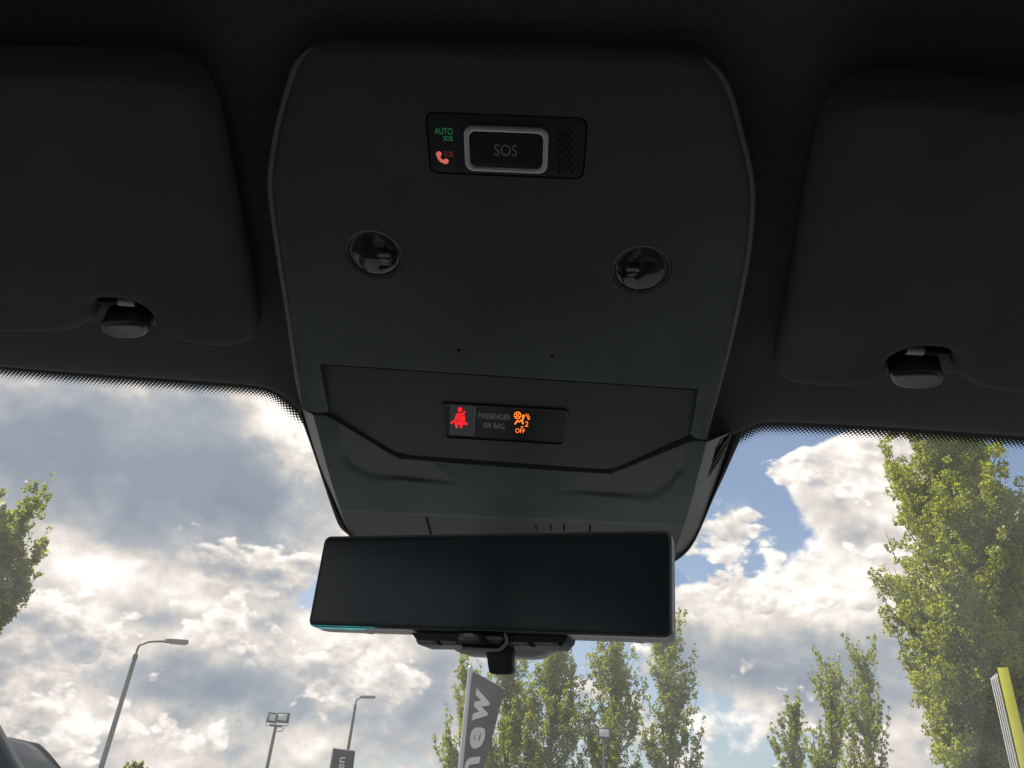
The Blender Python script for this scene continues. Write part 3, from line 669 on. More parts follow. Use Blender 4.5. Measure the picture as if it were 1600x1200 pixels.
def warning_display():
    # the little window lies in the sunken panel: its own plane, fitted to three of the panel's corners
    def panel_pt(x, y, w): u, v = PF.px(x, y, w); return PF.p(u, v, w)
    a, b, c = panel_pt(499, 570, -0.0058), panel_pt(1091, 610, -0.0058), panel_pt(790, 721, -0.0012)
    e1 = (b - a).normalized(); nn = e1.cross((a + b) / 2 - c).normalized(); e2 = nn.cross(e1)
    DF = Frame((a + b + c) / 3, (1, 0, 0), e2)
    P = lambda x, y: DF.px(x, y, 0.0005)
    quad = [P(690, 627), P(889, 640), P(884, 697), P(694, 684)]
    cx, cy = np.mean(quad, axis=0); w = abs(P(889, 640)[0] - P(691, 640)[0]); h = abs(P(790, 634)[1] - P(790, 690)[1])
    outer = rrect(w, h, 0.003, 6, (cx, cy)); inner = rrect(w - 0.0056, h - 0.0036, 0.0022, 6, (cx, cy))
    fr = mobj('warning_display', ring(DF, outer, inner, -0.003, 0.0016, 0.0008), M['plastic_dark'], con, smooth=45)
    mobj('screen', slab(DF, inset(ccw(inner), -0.0004), -0.002, 0.0004), M['display'], fr)
    til = [P(703, 631), P(741, 633), P(739, 681), P(703, 678)]
    mobj('telltale_tile', slab(DF, til, -0.001, 0.0007, 0.0002, 2), M['gloss'], fr)
    x0, y0 = P(742.5, 633); x1, y1 = P(740.5, 681)
    mobj('divider', slab(DF, [(x0 - 0.0003, y0), (x0 + 0.0003, y0), (x1 + 0.0003, y1), (x1 - 0.0003, y1)], -0.001, 0.0010, 0.0001, 2), M['mark'], fr)
    LZ = 0.0009
    def shape(polys, lift=LZ): return join(*[slab(DF, [P(*q) for q in pl], -0.0002, lift) for pl in polys])
    def disc(x, y, r, lift=LZ):
        return slab(DF, [P(x + r * cos(2 * pi * k / 20), y + r * sin(2 * pi * k / 20)) for k in range(20)], -0.0002, lift)
    def bar(x0, y0, x1, y1, t, lift=LZ):
        d = np.array((x1 - x0, y1 - y0), float); d /= np.linalg.norm(d); q = np.array((-d[1], d[0])) * t / 2
        return slab(DF, [P(x0 + q[0], y0 + q[1]), P(x1 + q[0], y1 + q[1]), P(x1 - q[0], y1 - q[1]), P(x0 - q[0], y0 - q[1])], -0.0002, lift)
    # seat belt reminder: head, body, lap belt and legs
    torso_up = cr([(711.5, 653.5), (712.5, 647.5), (716, 644.5), (722.5, 644.5), (724.5, 646)], 4) + [(712.8, 656)]
    torso_lo = [(714.8, 656.8), (726, 646.8), (726.8, 650), (727, 657.2)]
    parts = [disc(719, 638.8, 3.5), shape([torso_up, torso_lo]), bar(722.5, 646.5, 727, 641.5, 2.4), shape([[(711.5, 657.6), (727.2, 658.4), (730.5, 661.6), (729.8, 663), (724, 661.5), (723.5, 664), (722, 667.5), (719.3, 667.2), (720.5, 662), (716, 661.7), (715.8, 667), (713, 667), (711.5, 660.5)]]), bar(705, 660.3, 712, 655.0, 2.6), bar(727, 659, 731, 662, 2.6)]
    mobj('seat_belt_symbol', join(*parts), M['red'], fr)
    def tx(s, x, y, w, h, m, rot=0.058):
        k = P(x, y); W = abs(P(x - w / 2, y)[0] - P(x + w / 2, y)[0]); H = abs(P(x, y - h / 2)[1] - P(x, y + h / 2)[1])
        mobj('lettering', text_on(DF, s, k, W, H, 0.0008), m, fr)
    tx('PASSENGER', 773, 650, 50, 8.6, M['printlight']); tx('AIR BAG', 772, 664.5, 34, 8.6, M['printlight'])
    tx('OFF', 813.5, 673, 15, 7, M['amber']); tx('2', 823.5, 662.5, 5.5, 8.2, M['amber'])
    # airbag symbol: crossed circle, seated figure and burst
    cxy = P(809, 649); r = abs(P(814.5, 649)[0] - cxy[0])
    C_ = lambda r_: [P(809 + r_ * cos(2 * pi * k / 24), 649 + r_ * sin(2 * pi * k / 24)) for k in range(24)]
    parts = [ring(DF, C_(5.6), C_(4.5), 0, LZ, 0.00005), bar(805.4, 645.4, 812.6, 652.6, 1.0), bar(812.6, 645.4, 805.4, 652.6, 1.0), disc(818.0, 650.5, 2.3),
             bar(818, 653, 816.5, 657.5, 2.4), bar(805, 662.5, 809, 657.2, 1.9), bar(808.6, 657.4, 813, 659.2, 1.8), bar(814, 656, 818.5, 662.6, 2.0), bar(814.5, 667.4, 818, 667.0, 1.1)]
    for a in (-80, -48, -16, 14):
        ca, sa = cos(radians(a)), sin(radians(a)); parts.append(bar(821.5 + 3.2 * ca, 653.5 + 3.6 * sa, 821.5 + 7 * ca, 653.5 + 7.4 * sa, 0.9))
    mobj('air_bag_symbol', join(*parts), M['amber'], fr)
warning_display()

# lower cover: the camera housing between console, glass and mirror
SEAM = [(489, 648), (496, 650), (514, 652), (560, 679), (617, 713), (641, 718), (790, 730), (940, 739.5), (963, 737), (1020, 714), (1076, 691.5), (1098, 690.5), (1104, 691)]
BEND_L = [(489, 648), (495, 670), (502, 697), (513, 738), (522, 768), (533, 800), (548, 838)]
BEND_R = [(1104, 691), (1097, 720), (1089, 750), (1080, 785), (1068, 825), (1058, 852), (1050, 876)]
NR, NC = 128, 300
def housing():
    top = cr(SEAM, 8); xs = np.array([p[0] for p in top]); ys = np.array([p[1] for p in top])
    L, R = resample(cr(BEND_L, 6), NR), resample(cr(BEND_R, 6), NR)
    low = plane_frame(0.6026, 0.532)       # just inside the glass
    rows, kinds = [], []
    cl_x = [500, 540, 552, 580, 640, 700, 760]; cl_y = [700, 712, 722, 736, 744, 750, 762]
    cr_x = [840, 900, 950, 1015, 1045, 1058, 1090]; cr_y = [768, 764, 768, 768, 752, 735, 720]
    def sm(a, b, x):
        t = min(1, max(0, (x - a) / (b - a))); return t * t * (3 - 2 * t)
    GROOVE = []
    for i in range(NR):
        f = i / (NR - 1); r = []; kr = []
        for j in range(NC):
            s = j / (NC - 1)
            x0 = L[0][0] + (R[0][0] - L[0][0]) * s; y0 = np.interp(x0, xs, ys)
            xb = L[-1][0] + (R[-1][0] - L[-1][0]) * s; yb = L[-1][1] + (R[-1][1] - L[-1][1]) * s
            # straight between seam and lower edge, bowed like the side edges
            xl = L[i][0] - (L[0][0] + (L[-1][0] - L[0][0]) * f); xr = R[i][0] - (R[0][0] + (R[-1][0] - R[0][0]) * f)
            x = x0 + (xb - x0) * f + xl * (1 - s) + xr * s; y = y0 + (yb - y0) * f
            d = ray(x, y); d0 = ray(x0, y0); d1 = ray(xb, yb)
            # base surface: seam on the console's plane, lower edge close to the glass
            def tp(dd, a, b): return a / (dd.z + b * dd.y)
            A = d0 * tp(d0, 0.40, 0.25); B = d1 * tp(d1, 0.6026, 0.532)
            # where this sight line meets the chord A-B
            yy0, zz0, yy1, zz1 = A.y, A.z, B.y, B.z
            k = d.z / d.y; sl = (zz1 - zz0) / (yy1 - yy0); yh = (zz0 - sl * yy0) / (k - sl); t = yh / d.y
            bulge = 0.012 * sin(pi * f) ** 1.0; t -= bulge * 0.35
            # concave scoops on both sides
            off = 0; kind = 0
            for bx, by, lo, hi, fade in ((cl_x, cl_y, 522, 546, (640, 740)), (cr_x, cr_y, 1078, 1056, (960, 850))):
                if (x < 780) == (bx[0] < 780):
                    yc = np.interp(x, bx, by); q = (y - y0) / max(6, yc - y0)
                    lat = sm(lo, hi, x) if lo < hi else sm(-lo, -hi, -x)
                    lat *= 1 - (sm(fade[0], fade[1], x) if lo < hi else sm(-fade[0], -fade[1], -x))
                    if q < 1: g = 0.25 * sm(0, 1, q) + 0.75 * q
                    else: g = 1 - sm(1.0, 1.35, q)
                    off += 0.0035 * g * lat
                    qm = (x - 672) / 36 if lo < hi else (912 - x) / 36
                    edge_in = (x - 524) / 16 if lo < hi else (1076 - x) / 16
                    if max(0.02, qm) < q < 1.03 - 0.5 * max(0.0, 1 - edge_in / 2.2) ** 2 and edge_in > 0.4: kind = 1
            yC = 798 + (x - 530) * 0.043      # shut line of the lowest piece
            off += 0.0035 * sm(yC - 2, yC + 2.5, y) + 0.012 * max(0.0, (y - yC) / 36)
            if y > yC: kind = 2
            kr.append(kind); r.append(CAM + d * (t + off))
        rows.append(r); kinds.append(kr)
    lip = []
    for p in rows[0]:
        d = (p - CAM).normalized(); lip.append(p + d * 0.010 + Vector((0, -0.012, 0.004)))
    dn = [p + (p - CAM).normalized() * 0.05 for p in rows[-1]]
    GV, GF_ = grid([lip] + rows + [dn], True); allk = [kinds[0]] + kinds + [kinds[-1]]
    def piece(test, name, m, parent):
        keep = [f for n_, f in enumerate(GF_) if test(allk[n_ // (NC - 1)][n_ % (NC - 1)], n_ % (NC - 1))]
        ids = sorted({q for f in keep for q in f}); mp = {q: k for k, q in enumerate(ids)}
        return mobj(name, ([GV[q] for q in ids], [tuple(mp[q] for q in f) for f in keep]), m, parent, smooth=35)
    cov = piece(lambda k, c: k == 0, 'camera_cover', M['plastic'], con)
    piece(lambda k, c: k == 1 and c < NC // 2, 'grip_recess', M['recess_lit_grey'], cov); piece(lambda k, c: k == 1 and c >= NC // 2, 'grip_recess', M['recess_lit_grey'], cov)
    piece(lambda k, c: k == 2, 'sensor_trim', M['cover_lit_grey'], cov)
    # side walls down to the glass and the rubber seal along it
    GI = Frame(GF.o + GF.n * 0.002, GF.e1, GF.e2)
    inL = resample(cr([(471, 638), (479, 664), (489, 697), (503, 738), (517, 770), (533, 806), (549, 839)], 6), NR)
    outL = resample(cr([(462, 630), (474, 664), (487, 700), (503, 748), (519, 795), (530, 822), (543, 835), (551, 842)], 6), NR)
    inR = resample(cr([(1146, 674), (1136, 703), (1124, 739), (1108, 785), (1092, 828), (1074, 856), (1051, 876)], 6), NR)
    outR = resample(cr([(1166, 668), (1150, 702), (1133, 740), (1114, 781), (1096, 824), (1082, 852), (1068, 868), (1051, 880)], 6), NR)
    def gp(p, w): u, v = GI.px(*p, w); return GI.p(u, v, w)
    for inn, out, e, fl in ((inL, outL, 0, False), (inR, outR, -1, True)):
        edge = [r[e] for r in rows]
        mid = [a.lerp(gp(b, 0.003), 0.12) for a, b in zip(edge, inn)]
        w = mobj('side_wall', grid([edge, mid, [gp(b, 0.003) for b in inn], [gp(b, -0.001) + Vector((0, 0.0, 0.004)) for b in inn]], fl), M['side_lit_grey'], con, smooth=30)
        # raised rubber bead
        B = []
        for lift, f in ((0.0, 0.0), (0.0045, 0.15), (0.006, 0.5), (0.0045, 0.85), (0.0, 1.0)):
            B.append([gp(tuple(np.array(a) * (1 - f) + np.array(b) * f), lift) for a, b in zip(inn, out)])
        mobj('glass_seal', grid(B, fl), M['rubber'], con, smooth=60)
        if fl:
            gi = [gp(b, 0.003) for b in inn]
            def on_wall(x, y):
                best = None; dd = ray(x, y).normalized()
                for i in range(0, NR, 1):
                    for k in range(41):
                        p = edge[i].lerp(gi[i], k / 40); c = (p - CAM).normalized().dot(dd)
                        if best is None or c > best[0]: best = (c, p)
                return best[1] + (CAM - best[1]).normalized() * 0.0006
            ends = [(1117.8, 701.8, 1129, 684), (1116.4, 707.5, 1133, 682.5), (1115, 713, 1136, 680.5), (1113.6, 718, 1138.5, 679), (1112, 723, 1140.5, 678), (1110.6, 729, 1140.2, 684), (1109, 734.5, 1136, 694), (1107.6, 740, 1131, 705), (1106.4, 745.5, 1126, 715.5)]
            for x0, y0, x1, y1 in ends:
                mobj('vent_slot', tube([on_wall(x0 + (x1 - x0) * k / 3, y0 + (y1 - y0) * k / 3) for k in range(4)], 0.00055, 5), M['groove'], w)
    # ribs of the small grille above the mirror, and the upright shut line
    def on_face(x, y, lift):
        i = min(range(NR), key=lambda i: abs(rows[i][NC // 2].z - 0) if False else abs((rows[i][min(NC - 1, max(0, int((x - 548) / 502 * NC)))] - CAM).normalized().dot(ray(x, y).normalized()) - 1))
        j = min(range(NC), key=lambda j: -((rows[i][j] - CAM).normalized().dot(ray(x, y).normalized())))
        p = rows[i][j]; return p + (CAM - p).normalized() * lift
    for x in (838, 860, 882, 921):
        a, b = on_face(x, 820, 0.0012), on_face(x + 0.5, 829, 0.0012)
        mobj('grille_slot', tube([a, b], 0.0008 if x > 870 else 0.0005, 6), M['groove'], cov)
    a, b = on_face(667, 805, 0.0010), on_face(674, 833, 0.0010)
    mobj('shut_line', tube([a, b], 0.0009, 6), M['groove'], cov)
    return rows
HOUSE = housing()

# ------------------------------------------------------------------ rear-view mirror
def mirror():
    c = Vector((-0.039, 0.4778, 0.1324 + CAMZ)); W, H = 0.240, 0.0609
    R = Matrix.Rotation(-0.3299, 3, 'Z') @ Matrix.Rotation(0.0667, 3, 'X') @ Matrix.Rotation(0.0303, 3, 'Y')
    MF = Frame(c, R @ Vector((1, 0, 0)), R @ Vector((0, 0, 1)))      # normal points back at us
    t = thing('rear_view_mirror', c, 'wide dark frameless rear view mirror below the overhead console', 'mirror')
    out = rrect(W, H, 0.0048, 8)
    mobj('glass', slab(MF, inset(ccw(out), 0.0016), -0.003, 0.0, 0.0005, 3), M['mirror'], t, smooth=40)
    mobj('glass_rim', ring(MF, out, inset(ccw(out), 0.0017), -0.006, 0.0002, 0.0008), M['mirror_rim'], t, smooth=50)
    # added strip, coloured teal for the glint on the lower left edge
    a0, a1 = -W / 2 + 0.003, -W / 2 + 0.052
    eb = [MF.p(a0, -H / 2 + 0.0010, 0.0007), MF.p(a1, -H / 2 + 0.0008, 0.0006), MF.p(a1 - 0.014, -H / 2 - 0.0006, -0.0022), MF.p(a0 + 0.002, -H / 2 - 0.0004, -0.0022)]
    mobj('glint_strip', (eb + [p - MF.n * 0.002 for p in eb], [(3, 2, 1, 0), (0, 1, 5, 4), (1, 2, 6, 5), (2, 3, 7, 6), (3, 0, 4, 7)]), M['glint_teal'], t)
    n = len(out); V, F = [], []
    prof = [(0.0, -0.004, 0), (0.0003, -0.012, 0), (0.0016, -0.020, 0), (0.006, -0.026, 0), (0.014, -0.031, 0), (0.026, -0.034, 0)]
    for ins, w, _ in prof:
        for q in inset(ccw(out), ins): V.append(MF.p(q[0], q[1] - (0.0006 + 0.0070 * (max(0.0, 1 - (2 * q[0] / W) ** 2)) ** 0.7) * min(1, max(0, (-w - 0.004) / 0.014)) * (1 if q[1] < 0 else 0), w - 0.012 * (1 - (2 * q[0] / W) ** 2) * (-w / 0.034)))
    for a in range(len(prof) - 1):
        for k in range(n): F.append((a * n + (k + 1) % n, a * n + k, (a + 1) * n + k, (a + 1) * n + (k + 1) % n))
    F.append(tuple(reversed(range((len(prof) - 1) * n, len(prof) * n))))
    mobj('shell', (V, F), M['shell'], t, smooth=50)
    # deep pod behind the middle
    V, F = [], []; px0, px1, pv = MF.px(706, 1015, -0.045)[0], MF.px(887, 1015, -0.045)[0], MF.px(798, 1031, -0.045)[1]; pod = rrect(px1 - px0, 0.050, 0.020, 8, ((px0 + px1) / 2, pv + 0.025)); m = len(pod)
    pr = [(0.003, -0.022), (0.0, -0.026), (0.0, -0.040), (0.004, -0.052), (0.012, -0.058)]
    for ins, w in pr:
        for q in inset(ccw(pod), ins): V.append(MF.p(q[0], q[1], w))
    for a in range(len(pr) - 1):
        for k in range(m): F.append((a * m + (k + 1) % m, a * m + k, (a + 1) * m + k, (a + 1) * m + (k + 1) % m))
    F.append(tuple(reversed(range((len(pr) - 1) * m, len(pr) * m)))); F.append(tuple(range(m)))
    mobj('pod', (V, F), M['shell'], t, smooth=50)
    # arm up to the glass behind the mirror
    a = MF.p(0, 0.005, -0.05); b = GF.p(0.0, 0.6 - 0.70 , 0.004)
    g = Vector((XC, a.y + 0.235, 0)); g.z = GA - GB * g.y - 0.006
    mobj('arm', tube([a, a.lerp(g, 0.5) + Vector((0, 0.01, -0.004)), g], [0.011, 0.010, 0.014], 14), M['plastic'], t, smooth=60)
    mobj('arm_base', slab(Frame(Vector((XC, g.y, GA - GB * g.y)) + GF.n * 0.001, GF.e1, GF.e2), rrect(0.05, 0.06, 0.02), 0, 0.008, 0.003, 3), M['plastic'], t, smooth=60)
    # button bar under the lower edge
    w = -0.002
    P = lambda x, y, ww=w: MF.px(x, y, ww)
    bar = [P(641, 989), P(886, 993), P(883, 1001), P(876, 1011), P(655, 1008)]
    bp = cr([P(641, 988), P(700, 989), P(800, 991), P(886, 992), P(885, 999), P(876, 1010.5), P(800, 1010), P(700, 1008.5), P(658, 1007.5), P(647, 998)], 5, True)
    tray = mobj('button_bar', slab(MF, [P(641, 988), P(886, 992), P(884.5, 1000), P(874, 1011), P(656, 1008)], -0.020, -0.0022, 0.0012, 3), M['plastic_dark'], t, smooth=50)
    for x0, x1, y in ((652, 684, 1003.6), (690, 717, 1004.6), (792, 827, 1006.2), (836, 873, 1006.9)):
        q = [P(x0 - 2, y - 3.6), P(x1 - 2, y - 3.4), P(x1 + 1.5, y + 3.9), P(x0 + 2.5, y + 3.7)]
        bt = mobj('button', slab(MF, q, -0.003, -0.0008, 0.0005, 2), M['shellbtn'], tray, smooth=50)
        q = [P((x0 + x1) / 2 - 9, y - 1.2), P((x0 + x1) / 2 + 9, y - 1.1), P((x0 + x1) / 2 + 9, y + 0.7), P((x0 + x1) / 2 - 9, y + 0.6)]
        mobj('button_mark', slab(MF, q, -0.002, -0.0006), M['mark'], tray)
    sw = [P(715, 984, 0.002), P(788, 986, 0.002), P(790, 1000, 0.002), P(784, 1010, 0.002), P(774, 1013, 0.002), P(722, 1011, 0.002), P(715, 1004, 0.002)]
    sb = mobj('sensor_block', slab(MF, sw, -0.016, 0.0028, 0.0022, 4), M['gloss'], t, smooth=50)
    q = [P(725, 989, 0.003), P(740, 989.6, 0.003), P(740, 995.4, 0.003), P(725, 994.8, 0.003)]
    mobj('light_sensor', slab(MF, q, 0.0015, 0.0031), M['mark'], sb)
    tr = cr([(787, 990), (791.5, 997), (791, 1005), (785, 1012), (775, 1016), (722, 1013.5)], 6); trp = []
    trim = tube([MF.p(*P(x, y, 0.001), 0.001) for x, y in tr], 0.0011, 8)
    mobj('block_trim', trim, M['shell'], sb, smooth=60)
    lv = cr([P(760, 1017), P(776, 1015), P(786, 1010), P(792, 1001), P(800, 1012), P(801.5, 1020), P(800, 1036), P(801, 1047), P(796, 1053), P(780, 1053.5), P(766, 1052), P(763, 1044), P(761, 1030)], 4, True)
    mobj('dimming_lever', slab(MF, lv, -0.006, -0.0012, 0.0012, 3, back=True), M['plastic_dark'], t, smooth=50)
mirror()

# ------------------------------------------------------------------ outside: lamps, banners, signs
def W(px, py, dist):                    # the place at a given distance along the ground under a photo point
    d = ray(px, py); return CAM + d * (dist / hypot(d.x, d.y))
def foot(px, py, dist): p = W(px, py, dist); return Vector((p.x, p.y, 0))
def street_lamp(px_top, d, head_px, label, r=0.075, collar=True):
    b = foot(*px_top, d); top = W(*px_top, d).z; h = W(*head_px, d); h = Vector((h.x, h.y + 0.0, h.z))
    t = thing('street_lamp', b, label, 'street lamp')
    mobj('pole', tube([b, b + Vector((0, 0, top * 0.5)), b + Vector((0, 0, top))], [r * 1.25, r * 1.08, r * 0.9], 14), M['galv'], t, smooth=50)
    mobj('base_plate', box(b + Vector((0, 0, 0.02)), (0.4, 0.4, 0.04), bevel=0.01), M['galv'], t)
    if collar: mobj('collar', tube([b + Vector((0, 0, top - 0.10)), b + Vector((0, 0, top + 0.02))], r * 1.05, 14), M['flood'], t, smooth=40)
    P0 = b + Vector((0, 0, top)); rise = h.z - top
    arm = [P0, P0 + Vector((0.01, 0, rise * 0.45)), P0.lerp(h, 0.10) + Vector((0, 0, rise * 0.52)), P0.lerp(h, 0.25) + Vector((0, 0, rise * 0.52)), P0.lerp(h, 0.75) + Vector((0, 0, rise * 0.2))]
    arm = [Vector(q) for q in cr([tuple(q) for q in arm], 6)]
    mobj('arm', tube(arm, r * 0.5, 10), M['galv'], t, smooth=60)
    dirv = (h - arm[-1]); ang = atan2(dirv.y, dirv.x); L = 0.62 * (d / 24) ** 0.3
    e = Vector((cos(ang), sin(ang), 0.08)).normalized(); c = h - e * L * 0.35
    F_ = Frame(c, e, Vector((-sin(ang), cos(ang), 0)))
    hd = mobj('lamp_head', slab(F_, rrect(L, 0.20, 0.07, 5), -0.05, 0.06, 0.045, 4, back=True), M['lamphead'], t, smooth=50)
    mobj('diffuser', slab(Frame(c - F_.n * 0.05, e, Vector((sin(ang), -cos(ang), 0))), rrect(L * 0.72, 0.15, 0.05, 5, (L * 0.08, 0)), -0.005, 0.03, 0.02, 3), M['diffuser'], hd, smooth=50)
street_lamp((212, 1024), 24, (289, 1003), 'tall grey street lamp with long arm, furthest left', 0.062)
street_lamp((555.5, 1101), 38, (583, 1089), 'thin grey street lamp with short curved arm behind dark banner', 0.066, False)

def flood(box_c, size, yaw, t, tilt=-12):
    Rz = Matrix.Rotation(yaw, 3, 'Z') @ Matrix.Rotation(radians(tilt), 3, 'X')
    f = mobj('floodlight', box(box_c, (size[0], 0.14, size[1]), Rz, 0.03), M['flood'], t, smooth=40)
    mobj('lens', box(Vector(box_c) + Rz @ Vector((0, -0.072, 0)), (size[0] * 0.74, 0.02, size[1] * 0.66), Rz, 0.006), M['diffuser'], f, smooth=40)
    mobj('yoke', tube([Vector(box_c) + Rz @ Vector((-size[0] / 2 - 0.02, 0, 0)), Vector(box_c) + Vector((-size[0] / 2 - 0.02, 0, -size[1] * 0.75)), Vector(box_c) + Vector((size[0] / 2 + 0.02, 0, -size[1] * 0.75)), Vector(box_c) + Rz @ Vector((size[0] / 2 + 0.02, 0, 0))], 0.022, 6), M['galv'], f)
def flood_mast(px, d, heads, label, rr=0.09):
    b = foot(*px, d); top = W(*px, d).z
    t = thing('floodlight_mast', b, label, 'floodlight mast')
    mobj('pole', tube([b, b + Vector((0, 0, top))], [rr * 1.15, rr * 0.8], 12), M['galv'], t, smooth=50)
    ps = [W(x, y, d) for x, y, *_ in heads]
    a = Vector((ps[0].x, ps[0].y, top)); z = Vector((ps[-1].x, ps[-1].y, top))
    if len(ps) > 1: mobj('cross_arm', tube([a + (a - z) * 0.1, z + (z - a) * 0.1], 0.05, 8), M['galv'], t)
    for p, (x, y, sx, sy, yw) in zip(ps, heads): flood(p, (sx, sy), yw, t)
    return t, b, top
t_, b_, z_ = flood_mast((431, 1134), 42, [(425, 1121.5, 0.42, 0.46, 0.5), (442, 1121.5, 0.60, 0.46, -0.1)], 'grey mast carrying two floodlights left of the dark banner')
mobj('cable', tube([b_ + Vector((0.1, 0, z_ - 0.25)), b_ + Vector((0.35, 0, z_ - 0.22)), b_ + Vector((0.42, 0, z_ - 0.02))], 0.02, 6), M['galv'], t_, smooth=60)
flood_mast((944, 1154), 48, [(944, 1146, 0.72, 0.60, -0.05)], 'thin pale mast with one square floodlight in front of poplars', 0.07)

def banner(name, label, cat, px, d, text, text_ab, mcloth, ripple, tilt):
    """px: upper left, upper right, lower right, lower left corners; lettering runs up the cloth."""
    ul, ur, lr, ll = (W(*p, d) for p in px)
    ax = (ur - ul); ax.z = 0; ax.normalize(); out = Vector((ax.y, -ax.x, 0))
    def S(a, b):                        # a: 0 bottom .. 1 top, b: 0 right .. 1 left
        L = ll.lerp(ul, a); Rr = lr.lerp(ur, a); p = Rr.lerp(L, b)
        return p + out * (ripple * sin(6.5 * a + 3.1 * b) * (1 - b) + 0.4 * ripple * sin(15 * b + 4 * a) * (1 - b))
    return S, out
def flag_new():
    d = 22; base = foot(713, 1200, d)
    S, out = banner('', '', '', [(739, 1049), (789, 1077), (741, 1260), (708, 1290)], d, '', None, None, 0.05, 0)
    pt = W(735, 1043, d)
    t = thing('flag_banner', Vector((pt.x, pt.y, 0)), 'charcoal cloth banner lettered new hanging from a pale pole', 'banner')
    mobj('pole', tube([(pt.x, pt.y, 0), (pt.x, pt.y, pt.z * 0.6), (pt.x, pt.y, pt.z)], [0.075, 0.07, 0.060], 14), M['alu'], t, smooth=60)
    mobj('pole_cap', tube([(pt.x, pt.y, pt.z), (pt.x, pt.y, pt.z + 0.05)], [0.068, 0.04], 12), M['alu'], t, smooth=40)
    rows = [[S(i / 40, 1 - j / 16) for j in range(17)] for i in range(41)]
    mobj('cloth', grid(rows), M['cloth'], t, smooth=60)
    u0, u1 = S(1, 1), S(1, 0)
    mobj('top_rod', tube([Vector((pt.x, pt.y, u0.z + 0.03)), u0, u1], 0.016, 8), M['alu'], t, smooth=60)
    mobj('halyard', tube([S(1, 1) - (S(1, 0) - S(1, 1)).normalized() * 0.05, S(0, 1) - (S(0, 0) - S(0, 1)).normalized() * 0.05], 0.008, 6), M['alu'], t)
    for s, (a0, a1), (b0, b1) in (('n', (0.265, 0.415), (0.27, 0.84)), ('e', (0.475, 0.635), (0.27, 0.80)), ('w', (0.67, 0.90), (0.34, 0.82))):
        V, F = text_mesh(s, 0.035)
        # refine so that the letter follows the cloth
        P3 = [S(a0 + (a1 - a0) * a, b0 + (b1 - b0) * b) + out * 0.02 for a, b in V]
        mobj('lettering', (P3, F), M['print'], t)
flag_new()
def sign_gen():
    d = 26
    S, out = banner('', '', '', [(521, 1170), (555, 1174), (541, 1300), (503, 1296)], d, '', None, None, 0.02, 0)
    pb = S(0, 0.5); t = thing('banner_sign', Vector((pb.x, pb.y, 0)), 'dark blue grey banner lettered gen in front of thin street lamp', 'banner')
    rows = [[S(i / 20, 1 - j / 10) for j in range(11)] for i in range(21)]
    mobj('cloth', grid(rows), M['sign'], t, smooth=60)
    back = [[p - out * 0.03 for p in r] for r in rows]
    u0, u1 = S(1, 1), S(1, 0); mobj('top_rod', tube([u0, u1], 0.02, 8), M['galv'], t, smooth=60)
    q = S(0, 1.0) - (S(0, 0) - S(0, 1)).normalized() * 0.06
    mobj('pole', tube([(q.x, q.y, 0), (q.x, q.y, S(1, 1).z + 0.02)], 0.03, 10), M['galv'], t, smooth=60)
    V, F = text_mesh('gen', 0.02)
    mobj('lettering', ([S(0.66 + 0.25 * a, 0.30 + 0.36 * b) + out * 0.02 for a, b in V], F), M['print'], t)
sign_gen()
def totem():
    d = 11
    a, b, c = W(1558.5, 1044, d), W(1575, 1043, d), W(1546, 1052, d)
    t = thing('totem_sign', Vector((a.x, a.y, 0)), 'tall yellow sign pylon with ribbed white side', 'sign')
    top = a.z; ax = Vector((b.x - a.x, b.y - a.y, 0)); wd = ax.length; ax.normalize(); nn = Vector((ax.y, -ax.x, 0))
    F_ = Frame(Vector((a.x, a.y, 0)) + ax * wd / 2, ax, Vector((0, 0, 1)))
    mobj('front_panel', slab(F_, [(-wd / 2, 0.1), (wd / 2, 0.1), (wd / 2, top), (-wd / 2, top)], -0.03, 0.03, 0.006, 2, back=True), M['yellow'], t, smooth=40)
    # ribbed side, running back at the left
    bk = Vector((-0.62, 0.55, 0)).normalized(); base = Vector((a.x, a.y, 0)) - ax * 0.012
    dep = 0.085
    first = None
    for k in range(4):
        p = base + bk * (dep * (k + 0.5) / 4)
        Mz = Matrix.Rotation(atan2(bk.y, bk.x), 3, 'Z')
        mobj('side_slat', box(p + Vector((0, 0, 0.1 + (top - 0.16) / 2)), (dep / 4 - 0.010, 0.05, top - 0.16 - k * 0.03), Mz, 0.006), M['whitepanel'], t, smooth=40)
    mobj('side_frame', box(base + bk * dep / 2 + Vector((0.006, 0.014, 0.1 + (top - 0.22) / 2)), (dep, 0.012, top - 0.26), Matrix.Rotation(atan2(bk.y, bk.x), 3, 'Z')), M['flood'], t)
    mobj('plinth', box(Vector((a.x, a.y, 0.05)) + ax * 0.03, (0.5, 0.4, 0.1), bevel=0.01), M['flood'], t)
totem()

